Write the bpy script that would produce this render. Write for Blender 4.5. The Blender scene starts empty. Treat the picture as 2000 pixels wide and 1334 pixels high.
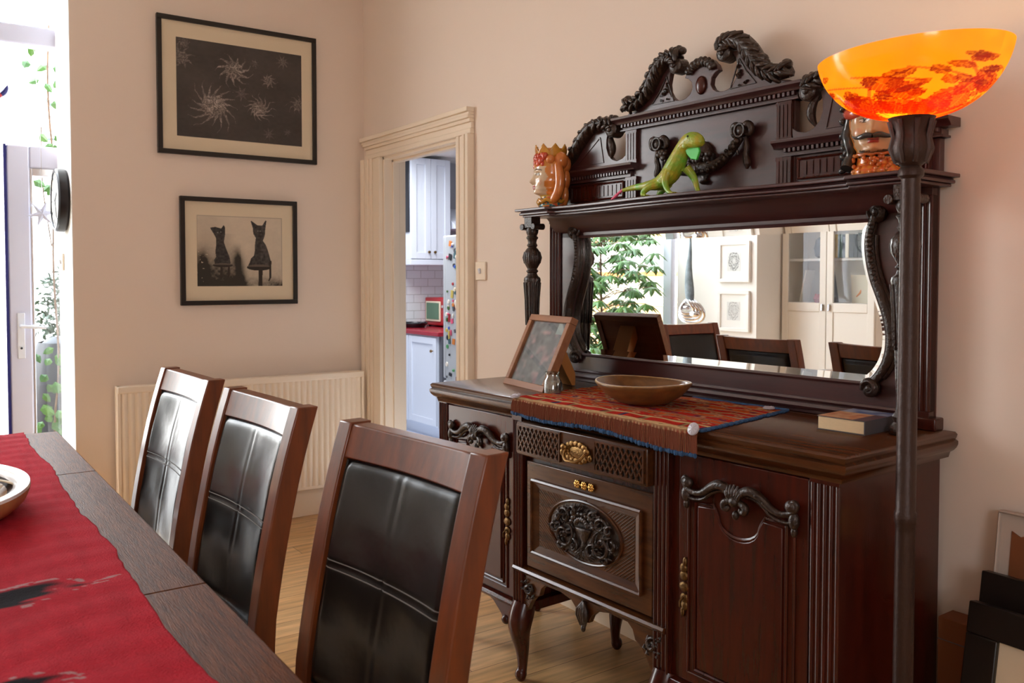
import bpy, bmesh, math, random
from math import sin, cos, pi, radians, sqrt, exp, atan2
from mathutils import Vector, Matrix
random.seed(7)
SC = bpy.context.scene
COL = SC.collection

# ------------------------------------------------------------------ camera
CAM = Vector((4.694, -2.215, 1.35))
YAW, PITCH, FPX = radians(34.9), radians(2.0), 1693.0
fh = Vector((-cos(YAW), sin(YAW), 0)); RT = Vector((sin(YAW), cos(YAW), 0))
FW = fh * cos(PITCH) - Vector((0, 0, 1)) * sin(PITCH); UP = RT.cross(FW)
cd = bpy.data.cameras.new('camera'); cam = bpy.data.objects.new('camera', cd); COL.objects.link(cam)
cam.matrix_world = Matrix(((RT.x, UP.x, -FW.x, CAM.x), (RT.y, UP.y, -FW.y, CAM.y), (RT.z, UP.z, -FW.z, CAM.z), (0, 0, 0, 1)))
cd.sensor_width = 36; cd.lens = FPX / 2000 * 36; cd.shift_y = -0.032; cd.clip_start = 0.02
cd.dof.use_dof = True; cd.dof.focus_distance = 2.75; cd.dof.aperture_fstop = 7.0
SC.camera = cam

# ------------------------------------------------------------------ sky, sun, daylight, exposure
SC.view_settings.view_transform = 'Standard'; SC.view_settings.look = 'None'
SC.view_settings.gamma = 1; SC.view_settings.exposure = 1.38
SC.view_settings.use_curve_mapping = False
SC.cycles.use_denoising = True
SC.cycles.max_bounces = 10; SC.cycles.diffuse_bounces = 6; SC.cycles.glossy_bounces = 6
SC.cycles.transmission_bounces = 8; SC.cycles.transparent_max_bounces = 12
SC.cycles.sample_clamp_indirect = 8; SC.cycles.caustics_reflective = False; SC.cycles.caustics_refractive = False
wd = bpy.data.worlds.new('sky'); SC.world = wd; wd.use_nodes = True
nt = wd.node_tree; nt.nodes.clear()
wo = nt.nodes.new('ShaderNodeOutputWorld'); bg = nt.nodes.new('ShaderNodeBackground')
tc = nt.nodes.new('ShaderNodeTexCoord'); sx = nt.nodes.new('ShaderNodeSeparateXYZ'); rm = nt.nodes.new('ShaderNodeValToRGB')
nt.links.new(tc.outputs['Generated'], sx.inputs[0]); nt.links.new(sx.outputs['Z'], rm.inputs[0])
rm.color_ramp.elements[0].position = 0.0; rm.color_ramp.elements[0].color = (0.98, 0.97, 0.95, 1)
rm.color_ramp.elements[1].position = 0.9; rm.color_ramp.elements[1].color = (0.80, 0.90, 1.0, 1)
nt.links.new(rm.outputs[0], bg.inputs[0]); bg.inputs[1].default_value = 5.0
nt.links.new(bg.outputs[0], wo.inputs[0])
def light(name, kind, loc, energy, color, direction=None, size=None, size_y=None, portal=False):
    l = bpy.data.lights.new(name, kind); l.energy = energy; l.color = color
    o = bpy.data.objects.new(name, l); COL.objects.link(o); o.location = loc
    if direction is not None: o.rotation_euler = Vector(direction).to_track_quat('-Z', 'Y').to_euler()
    if kind == 'AREA':
        l.shape = 'RECTANGLE'; l.size = size; l.size_y = size_y or size
        if portal: l.cycles.is_portal = True
    elif kind == 'SUN': l.angle = size
    elif size: l.shadow_soft_size = size
    return o
light('patio_portal', 'AREA', (-0.60, -2.62, 1.32), 1, (1, 1, 1), (1, 0, 0), 2.06, 2.6, True)

light('rear_fill_portal', 'AREA', (6.60, -2.95, 1.85), 1, (1, 1, 1), (-1, 0, 0), 1.3, 1.1, True)  # portal for the rear window added as fill

# ------------------------------------------------------------------ materials
MATS = {}
def NM(name):
    m = bpy.data.materials.new(name); m.use_nodes = True; MATS[name] = m
    t = m.node_tree; b = t.nodes['Principled BSDF']; return m, t, b
def plain(name, col, rough=0.5, metal=0.0, bump=0.0, bscale=60, spec=0.5, coat=0.0, noise=0.0, nscale=6, stretch=(1, 1, 1), col2=None, trans=0.0, emit=None, es=0):
    m, t, b = NM(name)
    b.inputs['Base Color'].default_value = (*col, 1); b.inputs['Roughness'].default_value = rough
    b.inputs['Metallic'].default_value = metal; b.inputs['Specular IOR Level'].default_value = spec
    b.inputs['Coat Weight'].default_value = coat; b.inputs['Coat Roughness'].default_value = 0.12
    b.inputs['Transmission Weight'].default_value = trans
    if emit: b.inputs['Emission Color'].default_value = (*emit, 1); b.inputs['Emission Strength'].default_value = es
    if bump or noise:
        tcn = t.nodes.new('ShaderNodeTexCoord'); mp = t.nodes.new('ShaderNodeMapping'); mp.inputs['Scale'].default_value = stretch
        t.links.new(tcn.outputs['Object'], mp.inputs[0])
    if noise:
        n = t.nodes.new('ShaderNodeTexNoise'); n.inputs['Scale'].default_value = nscale; n.inputs['Detail'].default_value = 6; n.inputs['Roughness'].default_value = 0.6
        t.links.new(mp.outputs[0], n.inputs[0])
        r = t.nodes.new('ShaderNodeValToRGB'); r.color_ramp.elements[0].position = 0.32; r.color_ramp.elements[1].position = 0.68
        c2 = col2 or tuple(c * (1 - noise) for c in col)
        r.color_ramp.elements[0].color = (*c2, 1); r.color_ramp.elements[1].color = (*col, 1)
        t.links.new(n.outputs[0], r.inputs[0]); t.links.new(r.outputs[0], b.inputs['Base Color'])
    if bump:
        n2 = t.nodes.new('ShaderNodeTexNoise'); n2.inputs['Scale'].default_value = bscale; n2.inputs['Detail'].default_value = 4
        t.links.new(mp.outputs[0], n2.inputs[0])
        bu = t.nodes.new('ShaderNodeBump'); bu.inputs['Strength'].default_value = bump; bu.inputs['Distance'].default_value = 0.004
        t.links.new(n2.outputs[0], bu.inputs['Height']); t.links.new(bu.outputs[0], b.inputs['Normal'])
    return m
def painted(name, rough=0.7, bump=0.0, bscale=300, spec=0.4, coat=0.0):
    m, t, b = NM(name)
    a = t.nodes.new('ShaderNodeAttribute'); a.attribute_name = 'col'
    t.links.new(a.outputs['Color'], b.inputs['Base Color']); b.inputs['Roughness'].default_value = rough
    b.inputs['Specular IOR Level'].default_value = spec; b.inputs['Coat Weight'].default_value = coat
    if bump:
        n2 = t.nodes.new('ShaderNodeTexNoise'); n2.inputs['Scale'].default_value = bscale
        tcn = t.nodes.new('ShaderNodeTexCoord'); t.links.new(tcn.outputs['Object'], n2.inputs[0])
        bu = t.nodes.new('ShaderNodeBump'); bu.inputs['Strength'].default_value = bump; bu.inputs['Distance'].default_value = 0.003
        t.links.new(n2.outputs[0], bu.inputs['Height']); t.links.new(bu.outputs[0], b.inputs['Normal'])
    return m
plain('wall', (0.82, 0.705, 0.615), 0.85, bump=0.12, bscale=35)
plain('ceiling', (0.86, 0.82, 0.76), 0.9)
plain('trim', (0.88, 0.77, 0.63), 0.38)
plain('white_wall', (0.86, 0.84, 0.81), 0.8)
plain('upvc', (0.62, 0.64, 0.78), 0.3)
plain('radiator', (0.90, 0.80, 0.67), 0.35)
plain('mahogany', (0.068, 0.008, 0.003), 0.27, bump=0.05, bscale=40, noise=1, nscale=5, stretch=(9, 9, 0.9), col2=(0.032, 0.006, 0.003), coat=0.2, spec=0.4)
plain('mahogany_side', (0.062, 0.016, 0.016), 0.36, bump=0.05, bscale=40, noise=1, nscale=5, stretch=(0.9, 9, 9), col2=(0.036, 0.010, 0.011), coat=0.15, spec=0.75)
plain('walnut', (0.098, 0.030, 0.008), 0.26, bump=0.05, bscale=40, noise=1, nscale=5, stretch=(1.2, 9, 9), col2=(0.042, 0.014, 0.005), coat=0.22)
plain('carved', (0.038, 0.017, 0.010), 0.33, bump=0.8, bscale=120, noise=1, nscale=40, col2=(0.016, 0.008, 0.005), coat=0.2)
plain('chair_wood', (0.20, 0.046, 0.009), 0.33, bump=0.04, bscale=30, noise=1, nscale=4, stretch=(8, 8, 1.0), col2=(0.095, 0.024, 0.008), coat=0.12)
plain('leather', (0.005, 0.0035, 0.0035), 0.27, bump=0.32, bscale=13, spec=0.36)
plain('thread', (0.17, 0.155, 0.145), 0.7)
plain('table_wood', (0.17, 0.058, 0.020), 0.42, bump=0.35, bscale=90, noise=1, nscale=22, stretch=(0.6, 9, 9), col2=(0.060, 0.020, 0.008), spec=0.07)
plain('table_end_wood', (0.135, 0.055, 0.025), 0.27, bump=0.25, bscale=90, noise=1, nscale=26, stretch=(9, 0.6, 9), col2=(0.060, 0.025, 0.015), coat=0.15)
plain('black_frame', (0.008, 0.005, 0.004), 0.35)
plain('mat_board', (0.72, 0.62, 0.46), 0.8)
plain('brass', (0.75, 0.45, 0.13), 0.28, metal=1, bump=0.3, bscale=200)
plain('old_brass', (0.16, 0.09, 0.035), 0.4, metal=1, bump=0.4, bscale=200); plain('dark_brass', (0.30, 0.17, 0.06), 0.35, metal=1, bump=0.4, bscale=200)
plain('steel', (0.75, 0.75, 0.78), 0.2, metal=1)
plain('black_plastic', (0.012, 0.013, 0.018), 0.3)
plain('clock_face', (0.9, 0.88, 0.82), 0.5)
plain('oak', (0.62, 0.33, 0.12), 0.45, noise=1, nscale=4, stretch=(1, 9, 9), col2=(0.48, 0.23, 0.08))
plain('frame_oak', (0.36, 0.155, 0.065), 0.4, noise=1, nscale=4, stretch=(1, 9, 9), col2=(0.25, 0.10, 0.042))
plain('easel_wood', (0.50, 0.20, 0.05), 0.5)
plain('pine', (0.78, 0.48, 0.20), 0.5, noise=1, nscale=3, stretch=(1, 8, 8), col2=(0.68, 0.38, 0.14))
plain('bowl_wood', (0.22, 0.095, 0.022), 0.38, noise=1, nscale=14, stretch=(1, 3, 3), col2=(0.12, 0.05, 0.015), coat=0.3)
plain('bowl_rim', (0.42, 0.26, 0.10), 0.4, noise=1, nscale=20, col2=(0.26, 0.14, 0.05))
plain('pale_wood', (0.55, 0.30, 0.12), 0.5, noise=0.4, nscale=8)
plain('white_glaze', (0.80, 0.78, 0.80), 0.25, coat=0.3)
plain('paper', (0.88, 0.82, 0.72), 0.8); plain('dull_paper', (0.50, 0.43, 0.38), 0.8); plain('cabinet_white', (0.86, 0.82, 0.76), 0.4); plain('jar_fill', (0.42, 0.40, 0.36), 0.5, noise=0.6, nscale=60)
plain('page_edge', (0.86, 0.66, 0.40), 0.8, noise=0.15, nscale=60, stretch=(1, 1, 30))
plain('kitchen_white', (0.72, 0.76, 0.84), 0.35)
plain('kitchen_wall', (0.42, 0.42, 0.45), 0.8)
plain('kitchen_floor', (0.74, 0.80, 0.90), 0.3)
plain('dark_grey', (0.10, 0.10, 0.115), 0.4)
plain('fridge', (0.52, 0.55, 0.57), 0.35)
plain('red_top', (0.33, 0.015, 0.03), 0.25)
plain('red_paint', (0.42, 0.018, 0.025), 0.3)
plain('green_glass', (0.10, 0.20, 0.12), 0.1)
plain('pewter', (0.16, 0.16, 0.17), 0.35, metal=0.8)
plain('pink', (0.75, 0.10, 0.20), 0.4)
plain('blue', (0.05, 0.12, 0.55), 0.4); plain('navy', (0.012, 0.014, 0.16), 0.4)
plain('green', (0.08, 0.35, 0.12), 0.5); plain('yellow', (0.62, 0.48, 0.10), 0.5); plain('orange', (0.72, 0.22, 0.03), 0.5)
plain('lamp_metal', (0.040, 0.020, 0.015), 0.42, metal=0.4, bump=0.3, bscale=120)
plain('cream', (0.80, 0.70, 0.52), 0.6)
plain('leaf_dark', (0.016, 0.042, 0.014), 0.5, noise=1, nscale=12, col2=(0.015, 0.04, 0.015))
plain('leaf', (0.065, 0.16, 0.016), 0.45, noise=1, nscale=9, col2=(0.028, 0.09, 0.020))
plain('leaf_light', (0.12, 0.25, 0.05), 0.4, noise=1, nscale=9, col2=(0.045, 0.12, 0.035)); plain('bowl_dark', (0.05, 0.03, 0.025), 0.85); plain('leaf_pale', (0.17, 0.22, 0.24), 0.6, noise=1, nscale=9, col2=(0.11, 0.17, 0.19))
plain('bark', (0.20, 0.12, 0.07), 0.8, noise=0.5, nscale=30)
plain('terracotta', (0.50, 0.19, 0.09), 0.7)
plain('paving', (0.60, 0.57, 0.53), 0.85, noise=0.2, nscale=5)
plain('cover', (0.013, 0.015, 0.020), 0.6, bump=0.5, bscale=12)
plain('cardboard', (0.20, 0.065, 0.020), 0.7)
plain('grey_cloth', (0.22, 0.27, 0.30), 0.7, noise=0.5, nscale=20)
plain('fringe', (0.24, 0.075, 0.04), 0.9)
plain('fringe_blue', (0.03, 0.10, 0.24), 0.9, noise=0.5, nscale=90)
plain('medallion', (0.50, 0.48, 0.55), 0.25)
plain('ceramic_orange', (0.72, 0.24, 0.05), 0.2, coat=0.6, noise=1, nscale=22, col2=(0.50, 0.13, 0.03))
plain('ceramic_gold', (0.62, 0.32, 0.03), 0.2, coat=0.6, noise=1, nscale=22, col2=(0.50, 0.17, 0.02))
plain('ceramic_red', (0.58, 0.07, 0.03), 0.2, coat=0.6)
plain('ceramic_dark', (0.03, 0.035, 0.04), 0.2, coat=0.6)
plain('ceramic_teal', (0.04, 0.12, 0.13), 0.2, coat=0.6)
plain('lizard_skin', (0.13, 0.48, 0.04), 0.32, noise=1, nscale=26, col2=(0.50, 0.40, 0.03), bump=0.4, bscale=260, coat=0.4)
plain('dewlap', (0.05, 0.62, 0.07), 0.3, coat=0.3)
painted('art', 0.75); painted('glaze', 0.18, coat=0.6); painted('wool', 0.95, bump=0.8, bscale=240, spec=0.1)
m, t, b = NM('mirror'); b.inputs['Base Color'].default_value = (0.93, 0.95, 0.94, 1); b.inputs['Metallic'].default_value = 1; b.inputs['Roughness'].default_value = 0.0
def glassy(name, tint, fac=0.12):
    m, t, b = NM(name); t.nodes.remove(b)
    tr = t.nodes.new('ShaderNodeBsdfTransparent'); gl = t.nodes.new('ShaderNodeBsdfGlossy'); mx = t.nodes.new('ShaderNodeMixShader')
    tr.inputs[0].default_value = (*tint, 1); gl.inputs['Roughness'].default_value = 0.02; mx.inputs[0].default_value = fac
    t.links.new(tr.outputs[0], mx.inputs[1]); t.links.new(gl.outputs[0], mx.inputs[2]); t.links.new(mx.outputs[0], t.nodes['Material Output'].inputs[0])
glassy('glass', (0.96, 0.98, 1.0), 0.06); glassy('jar_glass', (0.80, 0.84, 0.80), 0.25)
# floor: oak laminate boards running along x
m, t, b = NM('floor_boards')
tcn = t.nodes.new('ShaderNodeTexCoord'); mp = t.nodes.new('ShaderNodeMapping'); t.links.new(tcn.outputs['Object'], mp.inputs[0])
mp.inputs['Rotation'].default_value = (0, 0, radians(90))
br = t.nodes.new('ShaderNodeTexBrick'); t.links.new(mp.outputs[0], br.inputs[0])
br.inputs['Scale'].default_value = 1; br.inputs['Brick Width'].default_value = 1.3; br.inputs['Row Height'].default_value = 0.13; br.inputs['Mortar Size'].default_value = 0.0015
br.inputs['Color1'].default_value = (0.70, 0.43, 0.20, 1); br.inputs['Color2'].default_value = (0.58, 0.33, 0.13, 1); br.inputs['Mortar'].default_value = (0.14, 0.06, 0.02, 1)
mp2 = t.nodes.new('ShaderNodeMapping'); mp2.inputs['Scale'].default_value = (7, 0.7, 1); t.links.new(tcn.outputs['Object'], mp2.inputs[0])
ns = t.nodes.new('ShaderNodeTexNoise'); ns.inputs['Scale'].default_value = 5; ns.inputs['Detail'].default_value = 8; t.links.new(mp2.outputs[0], ns.inputs[0])
mr = t.nodes.new('ShaderNodeMapRange'); mr.inputs[1].default_value = 0.3; mr.inputs[2].default_value = 0.7; mr.inputs[3].default_value = 0.65; mr.inputs[4].default_value = 1.2
t.links.new(ns.outputs[0], mr.inputs[0])
mx = t.nodes.new('ShaderNodeVectorMath'); mx.operation = 'SCALE'; t.links.new(br.outputs[0], mx.inputs[0]); t.links.new(mr.outputs[0], mx.inputs['Scale'])
t.links.new(mx.outputs[0], b.inputs['Base Color']); b.inputs['Roughness'].default_value = 0.28
# white tiles
m, t, b = NM('tiles')
tcn = t.nodes.new('ShaderNodeTexCoord'); sp = t.nodes.new('ShaderNodeSeparateXYZ'); cb = t.nodes.new('ShaderNodeCombineXYZ')
t.links.new(tcn.outputs['Object'], sp.inputs[0]); t.links.new(sp.outputs[1], cb.inputs[0]); t.links.new(sp.outputs[2], cb.inputs[1])
br = t.nodes.new('ShaderNodeTexBrick'); t.links.new(cb.outputs[0], br.inputs[0]); br.inputs['Scale'].default_value = 1
br.inputs['Brick Width'].default_value = 0.15; br.inputs['Row Height'].default_value = 0.075; br.inputs['Mortar Size'].default_value = 0.003
br.inputs['Color1'].default_value = (0.80, 0.82, 0.84, 1); br.inputs['Color2'].default_value = (0.76, 0.79, 0.82, 1); br.inputs['Mortar'].default_value = (0.5, 0.5, 0.5, 1)
t.links.new(br.outputs[0], b.inputs['Base Color']); b.inputs['Roughness'].default_value = 0.15
# lamp shade: painted translucent glass
m, t, b = NM('shade_glass'); t.nodes.remove(b)
a = t.nodes.new('ShaderNodeAttribute'); a.attribute_name = 'col'
tl = t.nodes.new('ShaderNodeBsdfTranslucent'); df = t.nodes.new('ShaderNodeBsdfDiffuse'); gl = t.nodes.new('ShaderNodeBsdfGlossy'); gl.inputs['Roughness'].default_value = 0.15
m1 = t.nodes.new('ShaderNodeMixShader'); m2 = t.nodes.new('ShaderNodeMixShader'); m1.inputs[0].default_value = 0.72; m2.inputs[0].default_value = 0.06
t.links.new(a.outputs[0], tl.inputs[0]); t.links.new(a.outputs[0], df.inputs[0])
t.links.new(df.outputs[0], m1.inputs[1]); t.links.new(tl.outputs[0], m1.inputs[2]); t.links.new(m1.outputs[0], m2.inputs[1]); t.links.new(gl.outputs[0], m2.inputs[2])
t.links.new(m2.outputs[0], t.nodes['Material Output'].inputs[0])

# ------------------------------------------------------------------ geometry helpers
class G:
    def __init__(s): s.v = []; s.f = []; s.c = None; s.T = Matrix.Identity(4)
    def add(s, vs, fs):
        o = len(s.v); s.v += [tuple(s.T @ Vector(p)) for p in vs]; s.f += [tuple(i + o for i in f) for f in fs]; return s
    def box(s, x0, x1, y0, y1, z0, z1, R=None):
        vs = [(x, y, z) for x in (x0, x1) for y in (y0, y1) for z in (z0, z1)]
        if R is not None:
            c = Vector(((x0 + x1) / 2, (y0 + y1) / 2, (z0 + z1) / 2)); vs = [tuple(c + R @ (Vector(p) - c)) for p in vs]
        return s.add(vs, [(0, 1, 3, 2), (4, 6, 7, 5), (0, 4, 5, 1), (2, 3, 7, 6), (0, 2, 6, 4), (1, 5, 7, 3)])
    def prism(s, poly, lo, hi, ax='y'):
        """polygon in (x,z) for ax y, (y,z) for ax x, (x,y) for ax z, extruded lo..hi"""
        n = len(poly)
        P = {'y': lambda a, b, c: (a, c, b), 'x': lambda a, b, c: (c, a, b), 'z': lambda a, b, c: (a, b, c)}[ax]
        vs = [P(a, b, lo) for a, b in poly] + [P(a, b, hi) for a, b in poly]
        fs = [tuple(range(n))[::-1], tuple(range(n, 2 * n))] + [(i, (i + 1) % n, n + (i + 1) % n, n + i) for i in range(n)]
        return s.add(vs, fs)
    def lathe(s, prof, c=(0, 0, 0), seg=24, ax='z', sx=1, sy=1, cap=True):
        vs = []; n = len(prof)
        for r, h in prof:
            for k in range(seg):
                a = 2 * pi * k / seg; p = (r * cos(a) * sx, r * sin(a) * sy, h)
                if ax == 'y': p = (p[0], h, p[1])
                if ax == 'x': p = (h, p[0], p[1])
                vs.append((p[0] + c[0], p[1] + c[1], p[2] + c[2]))
        fs = [(i * seg + k, i * seg + (k + 1) % seg, (i + 1) * seg + (k + 1) % seg, (i + 1) * seg + k) for i in range(n - 1) for k in range(seg)]
        if cap: fs += [tuple(range(seg))[::-1], tuple((n - 1) * seg + k for k in range(seg))]
        return s.add(vs, fs)
    def tube(s, pts, r, seg=8, flat=1.0, smooth=0, up=None):
        pts = [Vector(p) for p in pts]
        rs = list(r) if hasattr(r, '__len__') else [r] * len(pts)
        for _ in range(smooth):
            q = [pts[0]]; qr = [rs[0]]
            for i in range(len(pts) - 1):
                q += [pts[i] * .75 + pts[i + 1] * .25, pts[i] * .25 + pts[i + 1] * .75]; qr += [rs[i] * .75 + rs[i + 1] * .25, rs[i] * .25 + rs[i + 1] * .75]
            q.append(pts[-1]); qr.append(rs[-1]); pts, rs = q, qr
        n = len(pts); vs = []; prev = None
        for i in range(n):
            t = (pts[min(i + 1, n - 1)] - pts[max(i - 1, 0)])
            t = t.normalized() if t.length > 1e-9 else Vector((0, 0, 1))
            if prev is None:
                a = Vector(up) if up else (Vector((0, 1, 0)) if abs(t.y) < .9 else Vector((1, 0, 0)))
                nn = (a - t * a.dot(t)).normalized()
            else:
                nn = prev - t * prev.dot(t); nn = nn.normalized() if nn.length > 1e-6 else prev
            prev = nn; bb = t.cross(nn)
            for k in range(seg):
                a = 2 * pi * k / seg; vs.append(tuple(pts[i] + nn * (rs[i] * flat * cos(a)) + bb * (rs[i] * sin(a))))
        fs = [(i * seg + k, i * seg + (k + 1) % seg, (i + 1) * seg + (k + 1) % seg, (i + 1) * seg + k) for i in range(n - 1) for k in range(seg)]
        fs += [tuple(range(seg))[::-1], tuple((n - 1) * seg + k for k in range(seg))]
        return s.add(vs, fs)
    def ell(s, c, r, seg=12, rings=8, R=None):
        if not hasattr(r, '__len__'): r = (r, r, r)
        vs = [(0, 0, -1)]
        for i in range(1, rings):
            p = -pi / 2 + pi * i / rings
            vs += [(cos(p) * cos(2 * pi * k / seg), cos(p) * sin(2 * pi * k / seg), sin(p)) for k in range(seg)]
        vs.append((0, 0, 1)); n = len(vs)
        fs = [(0, 1 + (k + 1) % seg, 1 + k) for k in range(seg)]
        for i in range(rings - 2):
            fs += [(1 + i * seg + k, 1 + i * seg + (k + 1) % seg, 1 + (i + 1) * seg + (k + 1) % seg, 1 + (i + 1) * seg + k) for k in range(seg)]
        b = 1 + (rings - 2) * seg
        fs += [(b + k, b + (k + 1) % seg, n - 1) for k in range(seg)]
        out = []
        for v in vs:
            q = Vector((v[0] * r[0], v[1] * r[1], v[2] * r[2]))
            if R is not None: q = R @ q
            out.append(tuple(q + Vector(c)))
        return s.add(out, fs)
    def grid(s, nx, ny, fn, wrap=False):
        vs = []; cs = []
        for j in range(ny):
            for i in range(nx):
                r = fn(i / (nx - 1 if not wrap else nx), j / (ny - 1)); vs.append(r[:3])
                if len(r) > 3: cs.append(r[3])
        m = nx if wrap else nx - 1
        fs = [(j * nx + i, j * nx + (i + 1) % nx, (j + 1) * nx + (i + 1) % nx, (j + 1) * nx + i) for j in range(ny - 1) for i in range(m)]
        if cs:
            if s.c is None: s.c = [(0.5, 0.5, 0.5)] * len(s.v)
            s.c += cs
        return s.add(vs, fs)
    def leaf(s, p, d, n, L, W, bend=0.15):
        """pointed leaf blade from p along d"""
        p = Vector(p); d = Vector(d).normalized(); n = Vector(n); n = (n - d * n.dot(d)).normalized(); b = d.cross(n)
        vs = [p, p + d * L * .3 + b * W * .5 - n * W * .1, p + d * L * .3 - b * W * .5 - n * W * .1, p + d * L * .35 + n * W * .05,
              p + d * L * .7 + b * W * .38 - n * (L * bend * .5 + W * .1), p + d * L * .7 - b * W * .38 - n * (L * bend * .5 + W * .1), p + d * L * .7 - n * L * bend * .4, p + d * L - n * L * bend]
        return s.add([tuple(v) for v in vs], [(0, 1, 3), (0, 3, 2), (1, 4, 6, 3), (3, 6, 5, 2), (4, 7, 6), (6, 7, 5)])
    def build(s, name, mat, parent=None, bev=0.0, smooth=35, seg=2, loc=None, rotz=None):
        me = bpy.data.meshes.new(name); me.from_pydata(s.v, [], s.f); me.update()
        bm = bmesh.new(); bm.from_mesh(me); bmesh.ops.recalc_face_normals(bm, faces=bm.faces); bm.to_mesh(me); bm.free()
        if s.c is not None:
            cs = s.c + [(0.5, 0.5, 0.5)] * (len(s.v) - len(s.c))
            ca = me.color_attributes.new('col', 'FLOAT_COLOR', 'POINT')
            ca.data.foreach_set('color', [x for c in cs for x in (c[0], c[1], c[2], 1.0)])
        me.materials.append(MATS[mat] if isinstance(mat, str) else mat)
        me.shade_smooth()
        if smooth < 180: me.set_sharp_from_angle(angle=radians(smooth))
        o = bpy.data.objects.new(name, me); COL.objects.link(o)
        if parent is not None: o.parent = parent
        if loc is not None: o.location = loc
        if rotz is not None: o.rotation_euler = (0, 0, rotz)
        if bev:
            md = o.modifiers.new('bevel', 'BEVEL'); md.width = bev; md.segments = seg; md.limit_method = 'ANGLE'; md.angle_limit = radians(40); md.harden_normals = False
        return o
def thing(name, label, cat, loc=(0, 0, 0), rotz=0, group=None):
    o = bpy.data.objects.new(name, None); COL.objects.link(o); o.empty_display_size = 0.05
    o.location = loc; o.rotation_euler = (0, 0, rotz); o['label'] = label; o['category'] = cat
    if group: o['group'] = group
    return o
def tag(o, label, cat, group=None):
    o['label'] = label; o['category'] = cat
    if group: o['group'] = group
    return o
def struct(o): o['kind'] = 'structure'; return o
def dup(root, loc, rotz, label, group=None):
    r = root.copy(); COL.objects.link(r); r.location = loc; r.rotation_euler = (0, 0, rotz); r['label'] = label
    if group: r['group'] = group
    for ch in list(root.children):
        c = ch.copy(); COL.objects.link(c); c.parent = r
        for g in list(ch.children):
            d = g.copy(); COL.objects.link(d); d.parent = c
    return r
def noise2(x, y, seed=0):
    def h(i, j):
        n = (i * 374761393 + j * 668265263 + seed * 974711) & 0xffffffff; n = ((n ^ (n >> 13)) * 1274126177) & 0xffffffff
        return ((n ^ (n >> 16)) & 0xffff) / 65535
    i, j = math.floor(x), math.floor(y); fx, fy = x - i, y - j; fx = fx * fx * (3 - 2 * fx); fy = fy * fy * (3 - 2 * fy)
    return (h(i, j) * (1 - fx) + h(i + 1, j) * fx) * (1 - fy) + (h(i, j + 1) * (1 - fx) + h(i + 1, j + 1) * fx) * fy
def mixc(a, b, t): t = max(0, min(1, t)); return tuple(a[i] * (1 - t) + b[i] * t for i in range(3))
def segd(px, py, a, b):
    dx, dy = b[0] - a[0], b[1] - a[1]; L = dx * dx + dy * dy or 1e-9
    t = max(0, min(1, ((px - a[0]) * dx + (py - a[1]) * dy) / L)); return sqrt((px - a[0] - t * dx) ** 2 + (py - a[1] - t * dy) ** 2), t
def inpoly(x, y, P):
    c = False; j = len(P) - 1
    for i in range(len(P)):
        if (P[i][1] > y) != (P[j][1] > y) and x < (P[j][0] - P[i][0]) * (y - P[i][1]) / (P[j][1] - P[i][1]) + P[i][0]: c = not c
        j = i
    return c

# ================================================================== THE ROOM
struct(G().box(-0.62, 6.7, -4.4, 0.0, -0.06, 0.0).build('floor', 'floor_boards'))
struct(G().box(-0.46, 6.7, -4.4, 0.12, 3.1, 3.2).build('ceiling', 'ceiling'))
struct(G().box(-0.46, 0, -1.547, 0.12, 0, 3.1).build('wall_left', 'wall'))
DX0, DX1, DZ = 0.245, 1.075, 2.035
g = G(); g.box(0, DX0, 0, 0.12, 0, 3.1); g.box(DX1, 6.7, 0, 0.12, 0, 3.1); g.box(DX0, DX1, 0, 0.12, DZ, 3.1)
struct(g.build('wall_right', 'wall'))
g = G(); g.box(-0.46, 0.36, -4.4, -3.6, 0, 3.1)
struct(g.build('wall_chimney', 'white_wall'))
struct(G().box(0.36, 6.7, -4.4, -4.25, 0, 3.1).build('wall_front', 'wall'))
g = G(); g.box(6.6, 6.7, -4.25, -3.6, 0, 3.1); g.box(6.6, 6.7, -2.3, 0, 0, 3.1); g.box(6.6, 6.7, -3.6, -2.3, 0, 1.3); g.box(6.6, 6.7, -3.6, -2.3, 2.4, 3.1)
struct(g.build('wall_rear', 'wall'))
w = G(); w.box(6.62, 6.68, -3.53, -2.37, 1.3, 1.37); w.box(6.62, 6.68, -3.53, -2.37, 2.33, 2.4)
for y in (-3.6, -2.985, -2.37): w.box(6.62, 6.68, y, y + 0.07, 1.3, 2.4)
w = struct(w.build('window_rear_fill', 'white_wall')); G().box(6.645, 6.651, -3.53, -2.37, 1.37, 2.33).build('pane', 'glass', w)  # unseen rear window, added to let fill daylight into the room
struct(G().box(-0.46, 0.0, -1.551, -1.547, 0, 3.1).build('trim_1', 'white_wall'))
# skirting boards
def skirt(pts, name):  # pts: list of (x0,x1) or (y0,y1)
    pass
SK = [(0, 0.012), (0, 0.14), (-0.006, 0.148), (-0.010, 0.15), (-0.016, 0.13), (-0.018, 0.118), (-0.018, 0)]
g = G(); g.prism([(-a, b if b else 0.0) for a, b in SK][1:] + [(0, 0)], -1.547, -0.002, 'y')
struct(g.build('baseboard_left', 'trim', bev=0.002))
g = G(); pr = [(a, b) for a, b in SK][1:] + [(0, 0)]
g.prism(pr, 1.209, 6.6, 'x'); struct(g.build('baseboard_right', 'trim', bev=0.002))
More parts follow.
